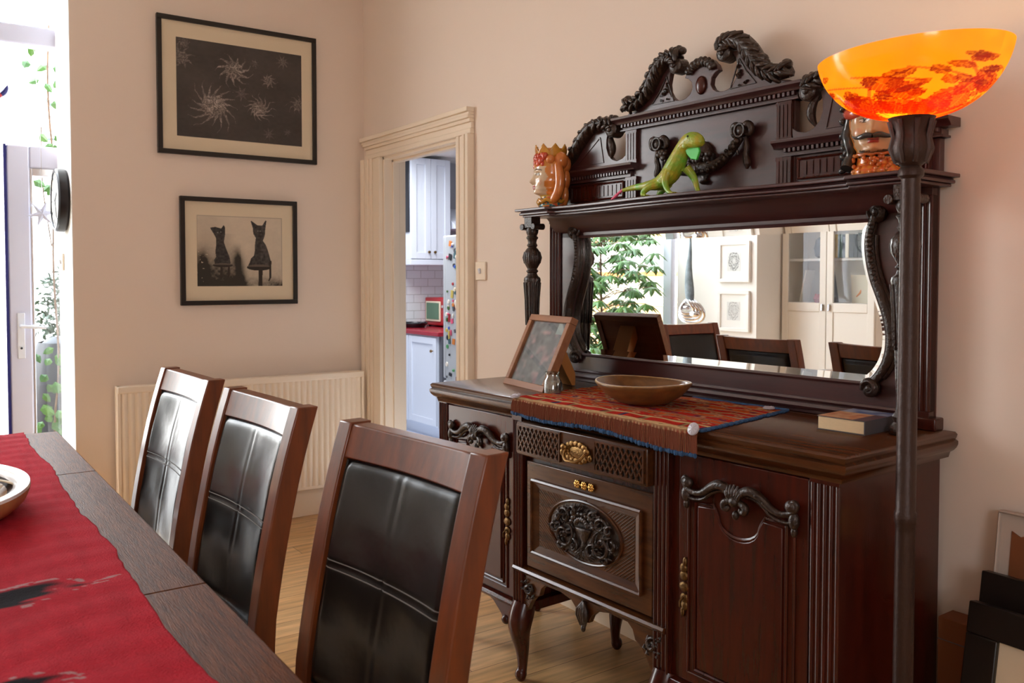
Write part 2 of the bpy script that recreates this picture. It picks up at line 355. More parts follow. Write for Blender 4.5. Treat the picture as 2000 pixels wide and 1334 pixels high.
# doorway to the kitchen: moulded architrave and lining
def casing(g, x0, x1, d=1):   # vertical moulded casing, d=1 outer edge at x0
    w = x1 - x0
    for a, b_, dep in ((0, .18, .040), (.18, .30, .030), (.30, .42, .036), (.42, .56, .026), (.56, .80, .018), (.80, 1.0, .024)):
        if d < 0: a, b_ = 1 - b_, 1 - a
        g.box(x0 + a * w, x0 + b_ * w, -dep, 0.0, 0, DZ)
g = G(); casing(g, 0.03, DX0, 1); casing(g, DX1, 1.209, -1)
for a, b_, dep in ((0, .18, .045), (.18, .30, .033), (.30, .42, .039), (.42, .56, .028), (.56, .80, .018), (.80, 1.0, .024)):
    g.box(0.03 if a < .3 else 0.06, 1.209, -dep, 0, DZ + (1 - b_) * .125, DZ + (1 - a) * .125)
dr = struct(g.build('door_1', 'trim', bev=0.003))
g = G(); g.box(DX0, DX0 + 0.016, 0, 0.135, 0, DZ); g.box(DX1 - 0.016, DX1, 0, 0.135, 0, DZ); g.box(DX0, DX1, 0, 0.135, DZ - 0.016, DZ)
g.box(DX0 + .016, DX0 + 0.03, 0.05, 0.09, 0, DZ - .016); g.box(DX1 - 0.03, DX1 - .016, 0.05, 0.09, 0, DZ - .016); g.box(DX0 + .016, DX1 - .016, 0.05, 0.09, DZ - 0.03, DZ - .016)
g.build('door_lining', 'trim', dr, bev=0.002)
# light switches
def switch(name, label, loc, ax):
    if ax == 'y':
        t = thing(name, label, 'light switch', loc)
        G().box(-.043, .043, -.010, 0, -.043, .043).build('plate', 'trim', t, bev=.003)
        G().box(-.006, .006, -.018, -.009, -.012, .012, Matrix.Rotation(.25, 3, 'X')).build('rocker', 'kitchen_white', t, bev=.001)
    return t
switch('light_switch', 'cream square light switch on wall beside the doorway', (1.272, 0, 1.385), 'y')
switch('light_switch', 'small white switch plate on the wall end below the clock', (-0.31, -1.551, 1.435), 'y')

# radiator
t = thing('radiator', 'cream ribbed panel radiator fixed under the cat picture', 'radiator', (0.003, 0, 0))
g = G(); Y0, Y1, Z0, Z1 = -1.375, -0.054, 0.165, 0.815; n = 39; prof = []
for i in range(n * 6 + 1):
    y = Y0 + .015 + (Y1 - Y0 - .03) * i / (n * 6); ph = (i % 6)
    prof.append((0.085 + (0.010 if ph in (2, 3, 4) else (0.004 if ph in (1, 5) else 0.0)), y))
prof = [(0.06, Y0 + .015)] + prof + [(0.06, Y1 - .015)]
g.prism([(x, y) for x, y in prof], Z0 + .02, Z1 - .035, 'z')
g.build('front_panel', 'radiator', t, smooth=60)
g = G(); g.box(.03, .098, Y0, Y1, Z1 - .035, Z1); g.box(.03, .09, Y0, Y1, Z0, Z0 + .022); g.build('top_grille', 'radiator', t, bev=.005)
G().box(.03, .092, Y0 - .003, Y0 + .014, Z0, Z1).build('side_panel', 'radiator', t, bev=.003)
G().box(.03, .092, Y1 - .014, Y1 + .003, Z0, Z1).build('side_panel', 'radiator', t, bev=.003)
G().box(.0, .04, Y0 + .2, Y0 + .24, Z0 + .05, Z1 - .1).build('wall_bracket', 'radiator', t); G().box(.0, .04, Y1 - .24, Y1 - .2, Z0 + .05, Z1 - .1).build('wall_bracket', 'radiator', t)
G().tube([(.05, Y1 - .03, Z0 + .01), (.05, Y1 - .03, 0.0)], .0075).build('pipe', 'radiator', t); G().tube([(.05, Y0 + .03, Z0 + .01), (.05, Y0 + .03, 0.0)], .0075).build('pipe', 'radiator', t)

# ------------------------------------------------------------------ the two pictures
def picture(label, y0, y1, z0, z1, fw, mw, art, nx, ny, X=0.0, frame='black_frame', matw=None, name='framed_picture', group=None, loc=None, rotz=0):
    """hangs on a wall x = X, faces +x; art(u,v)->colour, u to the viewer's right (+y)"""
    W, H = y1 - y0, z1 - z0
    t = thing(name, label, 'picture', loc or (X, (y0 + y1) / 2, (z0 + z1) / 2), rotz, group)
    g = G(); o = [(-W / 2, -H / 2), (W / 2, -H / 2), (W / 2, H / 2), (-W / 2, H / 2)]
    for a, b_, c, d in ((-W / 2, W / 2, -H / 2, -H / 2 + fw), (-W / 2, W / 2, H / 2 - fw, H / 2), (-W / 2, -W / 2 + fw, -H / 2 + fw, H / 2 - fw), (W / 2 - fw, W / 2, -H / 2 + fw, H / 2 - fw)):
        g.box(0.002, 0.028, a, b_, c, d)
    g.build('frame', frame, t, bev=.002)
    mwl, mwr, mwt, mwb = mw
    G().box(0.002, 0.016, -W / 2 + fw, W / 2 - fw, -H / 2 + fw, H / 2 - fw).build('mat_board', matw or 'mat_board', t)
    aw0, aw1, ah0, ah1 = -W / 2 + mwl, W / 2 - mwr, -H / 2 + mwb, H / 2 - mwt
    G().grid(nx, ny, lambda u, v: (0.0168, aw0 + (aw1 - aw0) * u, ah0 + (ah1 - ah0) * v, art(u, v))).build('print', 'art', t)
    return t
# dark print: pale spiky thistle-like seed heads drawn in fine lines on charcoal
BUR = [(.44, .74, .115, 1.0, 11), (.28, .34, .15, 1.0, 15), (.64, .36, .10, .95, 13), (.72, .68, .055, .8, 9), (.84, .90, .05, .6, 9), (.04, .80, .08, .6, 8), (.97, .45, .07, .5, 9), (.50, .50, .05, .4, 7), (.61, .84, .03, .4, 7), (.88, .14, .03, .35, 7), (.72, .10, .04, .35, 8), (.06, .95, .05, .4, 8)]
def bur_art(u, v):
    base = 0.048 + 0.020 * noise2(u * 5, v * 5, 3) + 0.010 * noise2(u * 40, v * 40, 4)
    L = 0
    for i, (cx, cy, r, a, k) in enumerate(BUR):
        dx, dy = (u - cx) * 1.3, (v - cy); d = sqrt(dx * dx + dy * dy)
        if d > r * 2.2: continue
        an = atan2(dy, dx) + 1.4 * (noise2(d * 14, i * 3, 5) - .5); q = an * k / (2 * pi) + i * .37; fr = abs((q % 1) - .5) * 2; jag = noise2(math.floor(q) * 1.7, i, 8)
        tip = r * (.72 + (.35 + .95 * jag) * fr ** 3 + .14 * noise2(u * 60, v * 60, i))
        if d < tip:
            n1 = noise2(u * 70 + 14 * noise2(u * 16, v * 16, i), v * 52 + 10 * noise2(u * 20, v * 20, i + 9), 7 + i)
            L = max(L, a * (.05 + .42 * max(0, 1 - abs(n1 - .5) * 7) * (.55 + .6 * noise2(u * 12, v * 12, 3)) + .10 * (fr > .8)) * (1 - .45 * min(1, d / (r * 1.3))))
    c = base + L
    return (c * 1.02, c * .88, c * .80)
picture('large black-framed charcoal print of pale spiky seed heads hanging above the cat picture', -1.153, -0.301, 1.992, 2.697, .024, (.095, .085, .105, .095), bur_art, 300, 220)
# etching: two black cats sitting on stools
CATS = [[(.62, .40), (.60, .33), (.585, .30), (.60, .275), (.70, .255), (.80, .26), (.855, .275), (.86, .36), (.83, .50), (.80, .60), (.765, .66), (.79, .74), (.795, .82), (.81, .95), (.80, .96), (.76, .885), (.70, .885), (.63, .945), (.62, .94), (.645, .84), (.65, .76), (.68, .70), (.67, .62), (.665, .50), (.655, .44)],
        [(.19, .37), (.205, .30), (.225, .285), (.36, .29), (.38, .33), (.365, .43), (.325, .55), (.305, .63), (.32, .74), (.32, .84), (.305, .87), (.275, .82), (.21, .84), (.155, .83), (.15, .82), (.19, .74), (.215, .68), (.215, .58), (.205, .48), (.215, .42)]]
def cat_art(u, v):
    n = noise2(u * 9, v * 9, 1) * .5 + noise2(u * 28, v * 28, 2) * .3 + noise2(u * 90, v * 70, 3) * .2
    t = 0.72 - .10 * n
    t -= .62 * max(0, (.66 - v)) * (1.45 if u < .5 else .35) * (.5 + n); t -= .16 * exp(-((u - .12) / .16) ** 2) * (1 - v * .5); t -= .10 * exp(-((u - .33) / .08) ** 2) * (v < .75)
    t -= .30 * exp(-((u - .04) / .07) ** 2) * max(0, .8 - v); t -= .55 * exp(-((u - .46 - (.5 - v) * .12) / .055) ** 2) * max(0, min(1, (.63 - v) * 4))
    t -= .45 * exp(-((u - .07) / .05) ** 2) * max(0, min(1, (.55 - v) * 4)); t -= .25 * exp(-((u - .98) / .12) ** 2) * exp(-(v / .1) ** 2)
    t -= .28 * exp(-(v / .09) ** 2) * n * 2; t = max(.035, t * .93)
    if u < .008 or u > .99 or v > .99: t = min(t, .45)
    def bl(c): return c
    col = (t * 1.0, t * .86, t * .68)
    if noise2(u * 60, v * 60, 12) > .9 and u < .12 and v < .5: col = (.6, .52, .42)
    for i, P in enumerate(CATS):
        if inpoly(u, v, P): k = .022 + .05 * noise2(u * 50, v * 40, 9) * (1 if u < .74 else 1.7); col = (k, k * .9, k * .85)
    for (cx, cz, rx, rz) in ((.715, .27, .145, .045), (.29, .298, .115, .03)):
        if ((u - cx) / rx) ** 2 + ((v - cz) / rz) ** 2 < 1: k = .03 + (.09 if v > cz + rz * .25 and ((u - cx) / rx) ** 2 < .8 else 0); col = (k, k * .8, k * .65)
    for a, b_, wd_ in (((.735, .24), (.73, 0), .024), ((.275, .28), (.27, .12), .014), ((.36, .28), (.355, .14), .012), ((.855, .36), (.85, .12), .012), ((.85, .12), (.835, .08), .009)):
        if segd(u, v, a, b_)[0] < wd_: col = (.035, .026, .02)
    for cx, cy in ((.705, .80), (.735, .80), (.235, .76), (.27, .77)):
        if (u - cx) ** 2 + (v - cy) ** 2 < .00006: col = (.2, .2, .18)
    return col
picture('small black-framed etching of two black cats sitting on stools, hanging above the radiator', -1.050, -0.421, 1.209, 1.778, .024, (.085, .085, .095, .10), cat_art, 240, 210)

# ------------------------------------------------------------------ patio glazing and door at the left
g = G()
g.box(-.575, -.475, -3.6, -1.0, 2.565, 2.665); g.box(-.575, -.475, -3.6, -3.54, 0, 2.565); g.box(-.575, -.475, -3.6, -1.0, 2.98, 3.1)
g.box(-.56, -.49, -1.05, -1.0, 0, 2.6)
f = struct(g.build('window_1', 'upvc', bev=.008))
G().box(-.528, -.522, -3.54, -1.0, 2.665, 2.98).build('pane', 'glass', f)
g = G(); ya, yb, zt = -1.782, -1.0, 2.045
g.box(-.555, -.495, ya, ya + .105, .02, zt); g.box(-.555, -.495, yb - .105, yb, .02, zt); g.box(-.555, -.495, ya + .105, yb - .105, zt - .115, zt); g.box(-.555, -.495, ya + .105, yb - .105, .02, .14)
d = struct(g.build('door_2', 'upvc', bev=.008))
g = G()
for a, b_, c, e in ((ya + .105, ya + .118, .14, zt - .115), (yb - .118, yb - .105, .14, zt - .115), (ya + .118, yb - .118, zt - .155, zt - .115), (ya + .118, yb - .118, .14, .155)): g.box(-.548, -.502, a, b_, c, e)
g.build('glazing_bead', 'steel', d, bev=.003)
G().box(-.528, -.522, ya + .11, yb - .11, .15, zt - .15).build('pane', 'glass', d)
G().box(-.56, -.49, ya - .014, ya - .001, .02, zt).build('edge_seal', 'navy', d)
g = G(); g.box(-.495, -.487, ya + .035, ya + .070, .93, 1.17); g.build('lock_plate', 'kitchen_white', d, bev=.003)
g = G(); g.tube([(-.488, ya + .052, 1.10), (-.455, ya + .052, 1.10), (-.45, ya + .08, 1.098), (-.45, ya + .165, 1.09)], [.009, .009, .009, .008], smooth=2); g.build('handle', 'kitchen_white', d)
G().lathe([(.006, -.4905), (.006, -.484)], (0, ya + .052, .985), 10, 'x').build('keyhole', 'black_plastic', d)

# wall clock, seen edge-on on the wall end
t = thing('wall_clock', 'round wall clock with thick black rim, seen edge-on on the wall end', 'clock', (-0.19, -1.551, 1.742))
g = G(); g.lathe([(.12, 0), (.150, 0), (.158, -.010), (.158, -.044), (.150, -.052), (.140, -.052), (.138, -.045), (.12, -.045)], seg=48, ax='y'); g.build('rim', 'black_plastic', t)
g = G(); g.lathe([(.0, -.046), (.142, -.046), (.142, -.043), (.0, -.043)], seg=40, ax='y', cap=False); g.build('dial', 'clock_face', t)
for k in range(12):
    g = G(); a = k * pi / 6; R_ = Matrix.Rotation(-a, 3, 'Y'); c = R_ @ Vector((0, -.0470, .12)); g.T = Matrix.Translation(c) @ R_.to_4x4(); g.box(-.003, .003, -.001, .001, -.012, .012)
    g.build('hour_mark', 'black_plastic', t)
for L, a in ((.07, 1.1), (.105, 2.6)):
    g = G(); g.T = Matrix.Rotation(a, 4, 'Y'); g.box(-.004, .004, -.051, -.048, -.01, L); g.build('hand', 'black_plastic', t)

# silver star ornament hanging by the door glass
t = thing('star_ornament', 'silver pointed star ornament hanging in front of the door glass', 'ornament', (-.47, -1.625, 1.69))
g = G(); P = []
for k in range(12): a = k * pi / 6 + .2; r_ = .075 if k % 2 == 0 else .026; P.append((r_ * cos(a), r_ * sin(a)))
vs = [(0, -.0 + x, z) for x, z in P] + [(.016, 0, 0), (-.016, 0, 0)]
g.add(vs, [(k, (k + 1) % 12, 12) for k in range(12)] + [((k + 1) % 12, k, 13) for k in range(12)]); g.build('star', 'upvc', t, smooth=5)
G().tube([(0, 0, .07), (0, 0, .35), (-.04, -.02, .885)], .0012, 5).build('thread', 'steel', t)
# bird ornament whose tail enters the frame
t = thing('bird_ornament', 'small red hanging bird ornament with blue tail tip by the patio', 'ornament', (-.42, -1.87, 2.262))
g = G(); g.tube([(0, -.13, .02), (0, -.08, .012), (0, -.02, -.005), (0, .04, .004), (0, .065, .02)], [.006, .03, .034, .017, .012], 10, smooth=2); g.build('body', 'red_paint', t)
g = G(); g.tube([(0, .06, .016), (0, .078, .03), (0, .09, .052), (0, .094, .07)], [.011, .014, .011, .002], 8, smooth=2); g.build('tail', 'navy', t)
g = G(); g.leaf((0, -.05, .03), (.2, .4, .5), (1, 0, .2), .11, .06); g.leaf((0, -.05, .03), (-.2, .4, .5), (-1, 0, .2), .11, .06); g.build('wings', 'navy', t)
G().tube([(0, -.04, .04), (0, -.04, .3), (0, -.04, .714)], .001, 5).build('thread', 'steel', t)

# ------------------------------------------------------------------ outside the patio opening
o = G().box(-14, -.62, -14, 10, -.12, -.06).build('patio_ground', 'paving'); struct(o)
def leaves(g, n, fn, L, W, seed, spread=1.0):
    R_ = random.Random(seed)
    for i in range(n):
        p = fn(R_); d = (R_.uniform(-1, 1), R_.uniform(-1, 1), R_.uniform(-.9, .5)); nn = (R_.uniform(-.5, 1), R_.uniform(-1, 1), R_.uniform(0, 1))
        s = R_.uniform(.7, 1.25); g.leaf(p, d, nn, L * s, W * s)
# climbing vine beside the door, outside
t = thing('climbing_vine', 'green heart-leaved climbing vine trailing down beside the patio door', 'plant', (-1.1, -1.5, -.06))
g = G(); st = [(.0, .02, 0), (.02, -.02, .5), (-.01, .03, .9), (.03, -.01, 1.5), (0, .02, 2.0), (.02, -.02, 2.5), (0, .0, 2.9)]; g.tube(st, .006, 6, smooth=2)
g.tube([(.03, -.01, 1.6), (.03, -.06, 2.0), (0, -.05, 2.3)], .004, 5, smooth=1); g.build('stem', 'bark', t)
g = G(); R_ = random.Random(4)
for z, dy, n in ((.48, -.03, 14), (.6, .0, 16), (.78, .02, 12), (.92, -.02, 9), (2.02, -.05, 5), (2.12, .0, 4), (2.25, -.02, 3), (2.62, -.02, 5), (2.74, -.05, 4), (2.5, .02, 3)):
    for i in range(n):
        g.leaf((R_.uniform(-.05, .1), dy + R_.uniform(-.09, .10), z + R_.uniform(-.08, .08)), (R_.uniform(-.2, .4), R_.uniform(-1, 1), R_.uniform(-1, -.2)), (1, R_.uniform(-.4, .4), R_.uniform(0, .6)), R_.uniform(.05, .075), R_.uniform(.04, .058))
g.build('foliage', 'leaf', t, smooth=10)
# clipped shrub in a pot, seen through the door glass
t = thing('potted_shrub', 'bushy dark green shrub seen through the patio door glass', 'plant', (-2.4, -1.18, -.06))
G().lathe([(.10, 0), (.14, .02), (.17, .34), (.185, .36), (.17, .38), (.0, .36)], seg=20).build('pot', 'terracotta', t)
G().tube([(0, 0, .3), (.01, 0, .9), (0, .02, 1.3)], [.02, .016, .01]).build('stem', 'bark', t)
g = G(); leaves(g, 1700, lambda R: (lambda a, b_, r: (r * cos(a) * cos(b_), r * sin(a) * cos(b_), 1.16 + r * 1.15 * sin(b_)))(R.uniform(0, 6.28), R.uniform(-1.4, 1.4), .30 * R.random() ** .4), .06, .022, 5); g.build('foliage', 'leaf_dark', t, smooth=10)
# tall pale tree further off
t = thing('pale_tree', 'tall pale feathery tree against the white sky beyond the patio door', 'tree', (-5.2, -.35, -.06))
G().tube([(0, 0, 0), (.05, .02, 1.5), (0, 0, 3.8)], [.09, .07, .02]).build('trunk', 'bark', t)
g = G(); leaves(g, 700, lambda R: (lambda z: (R.gauss(0, .25), -.15 + R.gauss(0, .16) * (1.3 - abs(z - 3.0) * .5), z))(R.uniform(2.0, 4.1)), .16, .05, 9); g.build('foliage', 'leaf_pale', t, smooth=10)
# covered barbecue, red seat and white box outside
t = thing('covered_barbecue', 'dark grey fitted cover over a barbecue on the patio', 'barbecue cover', (-1.9, -1.36, -.06))
g = G(); g.grid(24, 14, lambda u, v: ((.30 - .10 * v ** 2) * (1 + .05 * sin(u * 44)) * cos(u * 6.283), (.27 - .13 * v ** 2) * (1 + .05 * sin(u * 44)) * sin(u * 6.283), .98 * v ** .8), True); g.ell((0, 0, .93), (.2, .14, .09)); g.build('cover', 'cover', t, smooth=80)
t = thing('garden_chair', 'red slatted garden chair behind the covered barbecue', 'chair', (-3.0, -1.1, -.06), .3)
G().box(-.22, .22, -.2, .2, .42, .45).build('seat', 'red_paint', t, bev=.005); G().box(-.22, .22, .19, .22, .55, .98).build('backrest', 'red_paint', t, bev=.01)
for a, b_ in ((-.2, -.18), (.2, -.18), (-.2, .19), (.2, .19)): G().box(a - .015, a + .015, b_ - .015, b_ + .015, 0, .43 if b_ < 0 else .6).build('leg', 'red_paint', t)
# garden fence and umbrella plant, seen in the mirror
t = thing('garden_fence', 'low light timber board fence outside, seen in the mirror', 'fence', (-2.25, -4.8, -.06))
g = G()
for k in range(9): g.box(-1.75, 1.0, -.012, .012, .06 + k * .118, .06 + k * .118 + .112)
g.build('boards', 'pine', t, bev=.004); G().box(-1.8, 1.05, -.04, .04, 1.125, 1.155).build('capping', 'pine', t, bev=.005)
for x in (-1.7, -.35, .97): G().box(x - .04, x + .04, -.05, .05, 0, 1.12).build('post', 'pine', t)
t = thing('brick_wall', 'low brick garden wall with orange coping behind the fence, seen in the mirror', 'wall', (-3.9, -6.0, -.06))
G().box(-1.6, 1.3, -.1, .1, 0, 1.44).build('wall_face', 'cream', t); G().box(-1.65, 1.35, -.14, .14, 1.44, 1.5).build('coping', 'orange', t, bev=.01)
t = thing('umbrella_plant', 'tall umbrella plant with fingered leaves by the patio, seen in the mirror', 'plant', (-.90, -3.12, -.06))
G().lathe([(.12, 0), (.16, .02), (.20, .32), (.22, .34), (.2, .36), (0, .34)], seg=20).build('pot', 'terracotta', t)
g = G(); g.tube([(0, 0, .3), (.02, .01, .9), (-.02, 0, 1.5), (0, .0, 1.9)], [.014, .012, .010, .006], smooth=1)
g2 = G(); R_ = random.Random(11)
for i in range(240):
    z = R_.uniform(.55, 1.98); a = R_.uniform(0, 6.28); r_ = R_.uniform(.12, .70) * (1 if z > .9 else .75)
    if z > 1.4: r_ *= 1.05
    p0 = Vector((0, 0, z - .06)); p1 = Vector((r_ * cos(a), r_ * .8 * sin(a), z + R_.uniform(-.02, .08)))
    g.tube([p0, p0.lerp(p1, .5) + Vector((0, 0, .03)), p1], .003, 5)
    for k in range(8):
        b_ = k * 6.283 / 8 + a; g2.leaf(p1, (cos(b_), sin(b_), -.35), (0, 0, 1), R_.uniform(.10, .15), .042, .3)
g.build('stem', 'bark', t); g2.build('foliage', 'leaf_light', t, smooth=10)

# hanging ornament reflected in the mirror
t = thing('hanging_ornament', 'silver coiled metal ornament hanging on a cord with grey cloth, seen in the mirror', 'ornament', (.27, -2.90, .13))
G().tube([(.0, 0, 2.97), (.01, 0, 2.4), (.0, 0, 1.32)], .004, 6).build('cord', 'grey_cloth', t)
g = G(); g.tube([(0, 0, 1.62), (.01, 0, 1.45), (-.01, 0, 1.28), (.0, 0, 1.12), (.01, 0, 1.04)], [.006, .012, .030, .045, .03], 10, flat=.5, smooth=2); g.build('cloth', 'grey_cloth', t)
g = G()
for k in range(4):
    P = [((.105 - k * .018) * cos(a_) * 1.1, .02 * sin(a_ * 2) + (k - 1.5) * .018, .97 + (.085 - k * .012) * sin(a_) + .012 * k) for a_ in [j * 6.283 / 20 for j in range(21)]]
    g.tube(P, .012, 6)
g.ell((.05, 0, .955), (.05, .03, .026)); g.ell((-.03, 0, 1.0), (.05, .028, .02)); g.build('coil', 'steel', t, smooth=80)
# two white frames on the white chimney wall
def ink_art(seed, cx=.5):
    def fn(u, v):
        d = sqrt(((u - .5) * 1.3) ** 2 + (v - .55) ** 2); a = atan2(v - .55, u - .5); dark = .12 if seed < 30 else .35
        t_ = mixc((dark,) * 3, (.75,) * 3, .5 + .5 * sin(d * 34 + 3 * sin(a * 5)) * cos(a * 6 + d * 9))[0]
        if d < .16: t_ = .68 - .2 * noise2(u * 12, v * 12, seed)
        if d > .55: t_ = .7
        return (t_, t_, t_ * .98)
    return fn
for z, sd, lab in ((1.485, 21, 'upper of two white box frames with dark ink print, seen in the mirror'), (1.085, 33, 'lower of two white box frames with pale ink print, seen in the mirror')):
    t = picture(lab, -.155, .155, -.165, .165, .028, (.09, .09, .09, .09), ink_art(sd), 60, 64, frame='white_wall', matw='white_wall', loc=(0.150, -3.6, z), rotz=-0.0, group=None)
    t.rotation_euler = (0, 0, radians(90))

# glazed cabinet in the alcove
t = thing('display_cabinet', 'tall white cabinet with two glazed doors, seen in the mirror', 'cabinet', (.78, -4.248, 0))
g = G(); g.box(-.4, -.38, 0, .32, 0, 2.3); g.box(.38, .4, 0, .32, 0, 2.3); g.box(-.38, .38, 0, .012, .05, 2.28); g.box(-.38, .38, 0, .32, 2.28, 2.3); g.box(-.38, .38, 0, .3, 0, .06)
g.build('body', 'cabinet_white', t, bev=.002)
for z in (.4, .76, 1.14, 1.49, 1.86): G().box(-.38, .38, .012, .29, z, z + .018).build('shelf', 'cabinet_white', t)
for s in (-1, 1):
    a0, a1 = (-.397, -.003) if s < 0 else (.003, .397)
    g = G(); g.box(a0 + .055, a1 - .055, .322, .342, .07, .13); g.box(a0 + .055, a1 - .055, .322, .342, 1.09, 1.16); g.box(a0 + .055, a1 - .055, .322, .342, 2.22, 2.29); g.box(a0, a0 + .055, .322, .342, .07, 2.29); g.box(a1 - .055, a1, .322, .342, .07, 2.29); g.box(a0 + .055, a1 - .055, .326, .334, .13, 1.09)
    d = g.build('door', 'cabinet_white', t, bev=.003)
    G().box(a0 + .05, a1 - .05, .330, .333, 1.16, 2.22).build('pane', 'glass', d)
    G().box(.03 * s - .006, .03 * s + .006, .342, .36, 1.10, 1.15).build('handle', 'steel', d)
R_ = random.Random(3)
for x0, x1, z, lab in ((.04, .34, 1.878, 'top shelf'), (-.34, -.06, 1.878, 'top left shelf')): pass
bc = ['dark_grey', 'cream', 'yellow', 'grey_cloth', 'leaf_dark', 'paper', 'black_plastic']
for row, (x, xe, z, h) in enumerate(((.83, 1.09, 1.509, .20), (.83, 1.14, 1.879, .22), (.44, .69, 1.879, .21))):
    k = 0
    while x < xe:
        w_ = R_.uniform(.018, .04); o = G().box(0, w_, 0, .14, 0, h * R_.uniform(.8, 1)).build('book', R_.choice(bc), loc=(x, -4.08, z), bev=.001)
        tag(o, ('books standing on the middle shelf behind the right glazed door', 'books standing on the top shelf behind the right glazed door', 'books standing on the top shelf behind the left glazed door')[row], 'book', ('books on the middle cabinet shelf', 'books on the top right cabinet shelf', 'books on the top left cabinet shelf')[row]); x += w_ + .002
o = G().lathe([(.02, 0), (.05, .02), (.06, .08), (.045, .15), (.02, .17), (0, .17)], seg=20).build('vase', 'black_plastic', loc=(0.64, -4.06, 1.508)); tag(o, 'round black vase on the shelf of the glazed cabinet, seen in the mirror', 'vase')
o = G().lathe([(.03, 0), (.045, .03), (.03, .07), (0, .07)], seg=16).build('pot', 'red_paint', loc=(0.64, -4.03, 1.158)); tag(o, 'small red pot on the lowest glazed shelf, seen in the mirror', 'pot')
t = thing('print_card', 'cream card with orange drawing propped in the glazed cabinet', 'card', (0.98, -4.05, 1.158)); G().box(-.07, .07, -.004, .004, 0, .22, Matrix.Rotation(-.1, 3, 'X')).build('card', 'cream', t)
g = G(); g.T = Matrix.Rotation(.1, 4, 'X'); g.tube([(-.03, .008, .05), (.01, .007, .09), (.0, .004, .14), (.03, .001, .18)], [.004, .01, .006, .002], 6, smooth=1); g.build('drawing', 'orange', t)
t = G().box(-.006, .006, -.06, .06, 0, .26, Matrix.Rotation(.2, 3, 'Y')).build('folder', 'paper', loc=(0.50, -4.08, 1.16)); tag(t, 'pale folder leaning inside the left side of the glazed cabinet', 'folder')
t = G().box(-.006, .006, -.06, .06, 0, .28, Matrix.Rotation(-.15, 3, 'Y')).build('folder', 'dark_grey', loc=(0.72, -4.08, 1.16)); tag(t, 'dark folder leaning by the red pot in the glazed cabinet', 'folder')

# ------------------------------------------------------------------ the kitchen beyond the doorway
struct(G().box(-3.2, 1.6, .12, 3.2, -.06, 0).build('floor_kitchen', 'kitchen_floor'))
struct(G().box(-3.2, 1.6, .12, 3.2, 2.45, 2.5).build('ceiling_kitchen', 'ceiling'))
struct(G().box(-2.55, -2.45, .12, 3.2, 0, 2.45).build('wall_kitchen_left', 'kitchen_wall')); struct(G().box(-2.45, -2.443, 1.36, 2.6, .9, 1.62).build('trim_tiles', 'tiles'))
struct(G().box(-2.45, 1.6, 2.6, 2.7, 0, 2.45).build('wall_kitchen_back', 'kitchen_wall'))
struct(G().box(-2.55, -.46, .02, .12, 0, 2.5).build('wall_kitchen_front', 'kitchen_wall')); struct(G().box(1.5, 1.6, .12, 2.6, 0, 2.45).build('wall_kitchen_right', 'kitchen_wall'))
def panel_door(w_, h, t_=.02, name='door', parent=None, M=None, mat='kitchen_white', knob=None):
    g = G(); g.T = M; r_ = .055
    g.box(0, r_, -t_, 0, 0, h); g.box(w_ - r_, w_, -t_, 0, 0, h); g.box(r_, w_ - r_, -t_, 0, 0, r_); g.box(r_, w_ - r_, -t_, 0, h - r_, h); g.box(r_, w_ - r_, -t_ * .5, 0, r_, h - r_)
    d = g.build(name, mat, parent, bev=.002)
    if knob: g = G(); g.T = M; g.lathe([(.004, -t_), (.005, -t_ - .012), (.013, -t_ - .018), (.012, -t_ - .027), (0, -t_ - .029)], (knob[0], 0, knob[1]), 14, 'y'); g.build('knob', 'dark_brass', d)
    return d
t = thing('wall_cabinet', 'tall white panelled kitchen wall cupboard with two round brass knobs', 'cabinet', (-2.442, 1.437, 1.52))
G().box(0, .33, 0, .40, 0, .90).build('body', 'kitchen_white', t, bev=.002)
Mx = Matrix.Translation((.331, 0, 0)) @ Matrix.Rotation(radians(90), 4, 'Z')
panel_door(.198, .89, parent=t, M=Mx @ Matrix.Translation((.0, 0, .005)), knob=(.17, .06))
panel_door(.198, .89, parent=t, M=Mx @ Matrix.Translation((.202, 0, .005)), knob=(.028, .06))
G().box(0, .35, -.01, .41, -.05, -.002).build('light_pelmet', 'kitchen_white', t, bev=.004)
t = thing('added_dark_panel', 'added thin dark panel over the left side of the white wall cupboard in the kitchen', 'panel', (-2.441, 1.424, 1.76)); G().box(0, .325, 0, .012, 0, .66).build('panel', 'black_plastic', t, bev=.002)  # thin dark panel laid over the wall cupboard's left side
t = thing('base_cabinet', 'white panelled kitchen base cupboard under the red worktop', 'cabinet', (-2.20, 1.39, 0))
G().box(0, .655, 0, .58, .10, .868).build('body', 'kitchen_white', t); G().box(0, .655, .05, .5, 0, .10).build('plinth', 'kitchen_white', t)
panel_door(.16, .74, parent=t, M=Matrix.Translation((0, 0, .115))); panel_door(.475, .74, parent=t, M=Matrix.Translation((.175, 0, .115)), knob=(.43, .63))
G().box(.656, .70, .01, .58, 0, .87).build('dark_gap_strip', 'dark_grey', t)  # dark grey strip standing in for the dark gap beside the fridge
o = G().box(-2.45, -1.50, 1.36, 2.55, .87, .905).build('worktop', 'red_top', bev=.004); tag(o, 'glossy dark red kitchen worktop running into the corner', 'worktop')
t = thing('mini_oven', 'small red toaster oven with green glass window on the red worktop', 'oven', (-2.23, 1.76, .906))
G().box(-.2, .2, 0, .28, .012, .27).build('body', 'red_paint', t, bev=.012); 
g = G(); g.box(-.165, .10, -.012, 0, .05, .235); d = g.build('door', 'cream', t, bev=.004); G().box(-.145, .08, -.015, -.011, .07, .22).build('window', 'green_glass', d)
G().box(.115, .19, -.006, 0, .03, .25).build('control_panel', 'red_paint', t); G().lathe([(.014, -.02), (.014, 0)], (.152, 0, .19), 12, 'y').build('knob', 'steel', t)
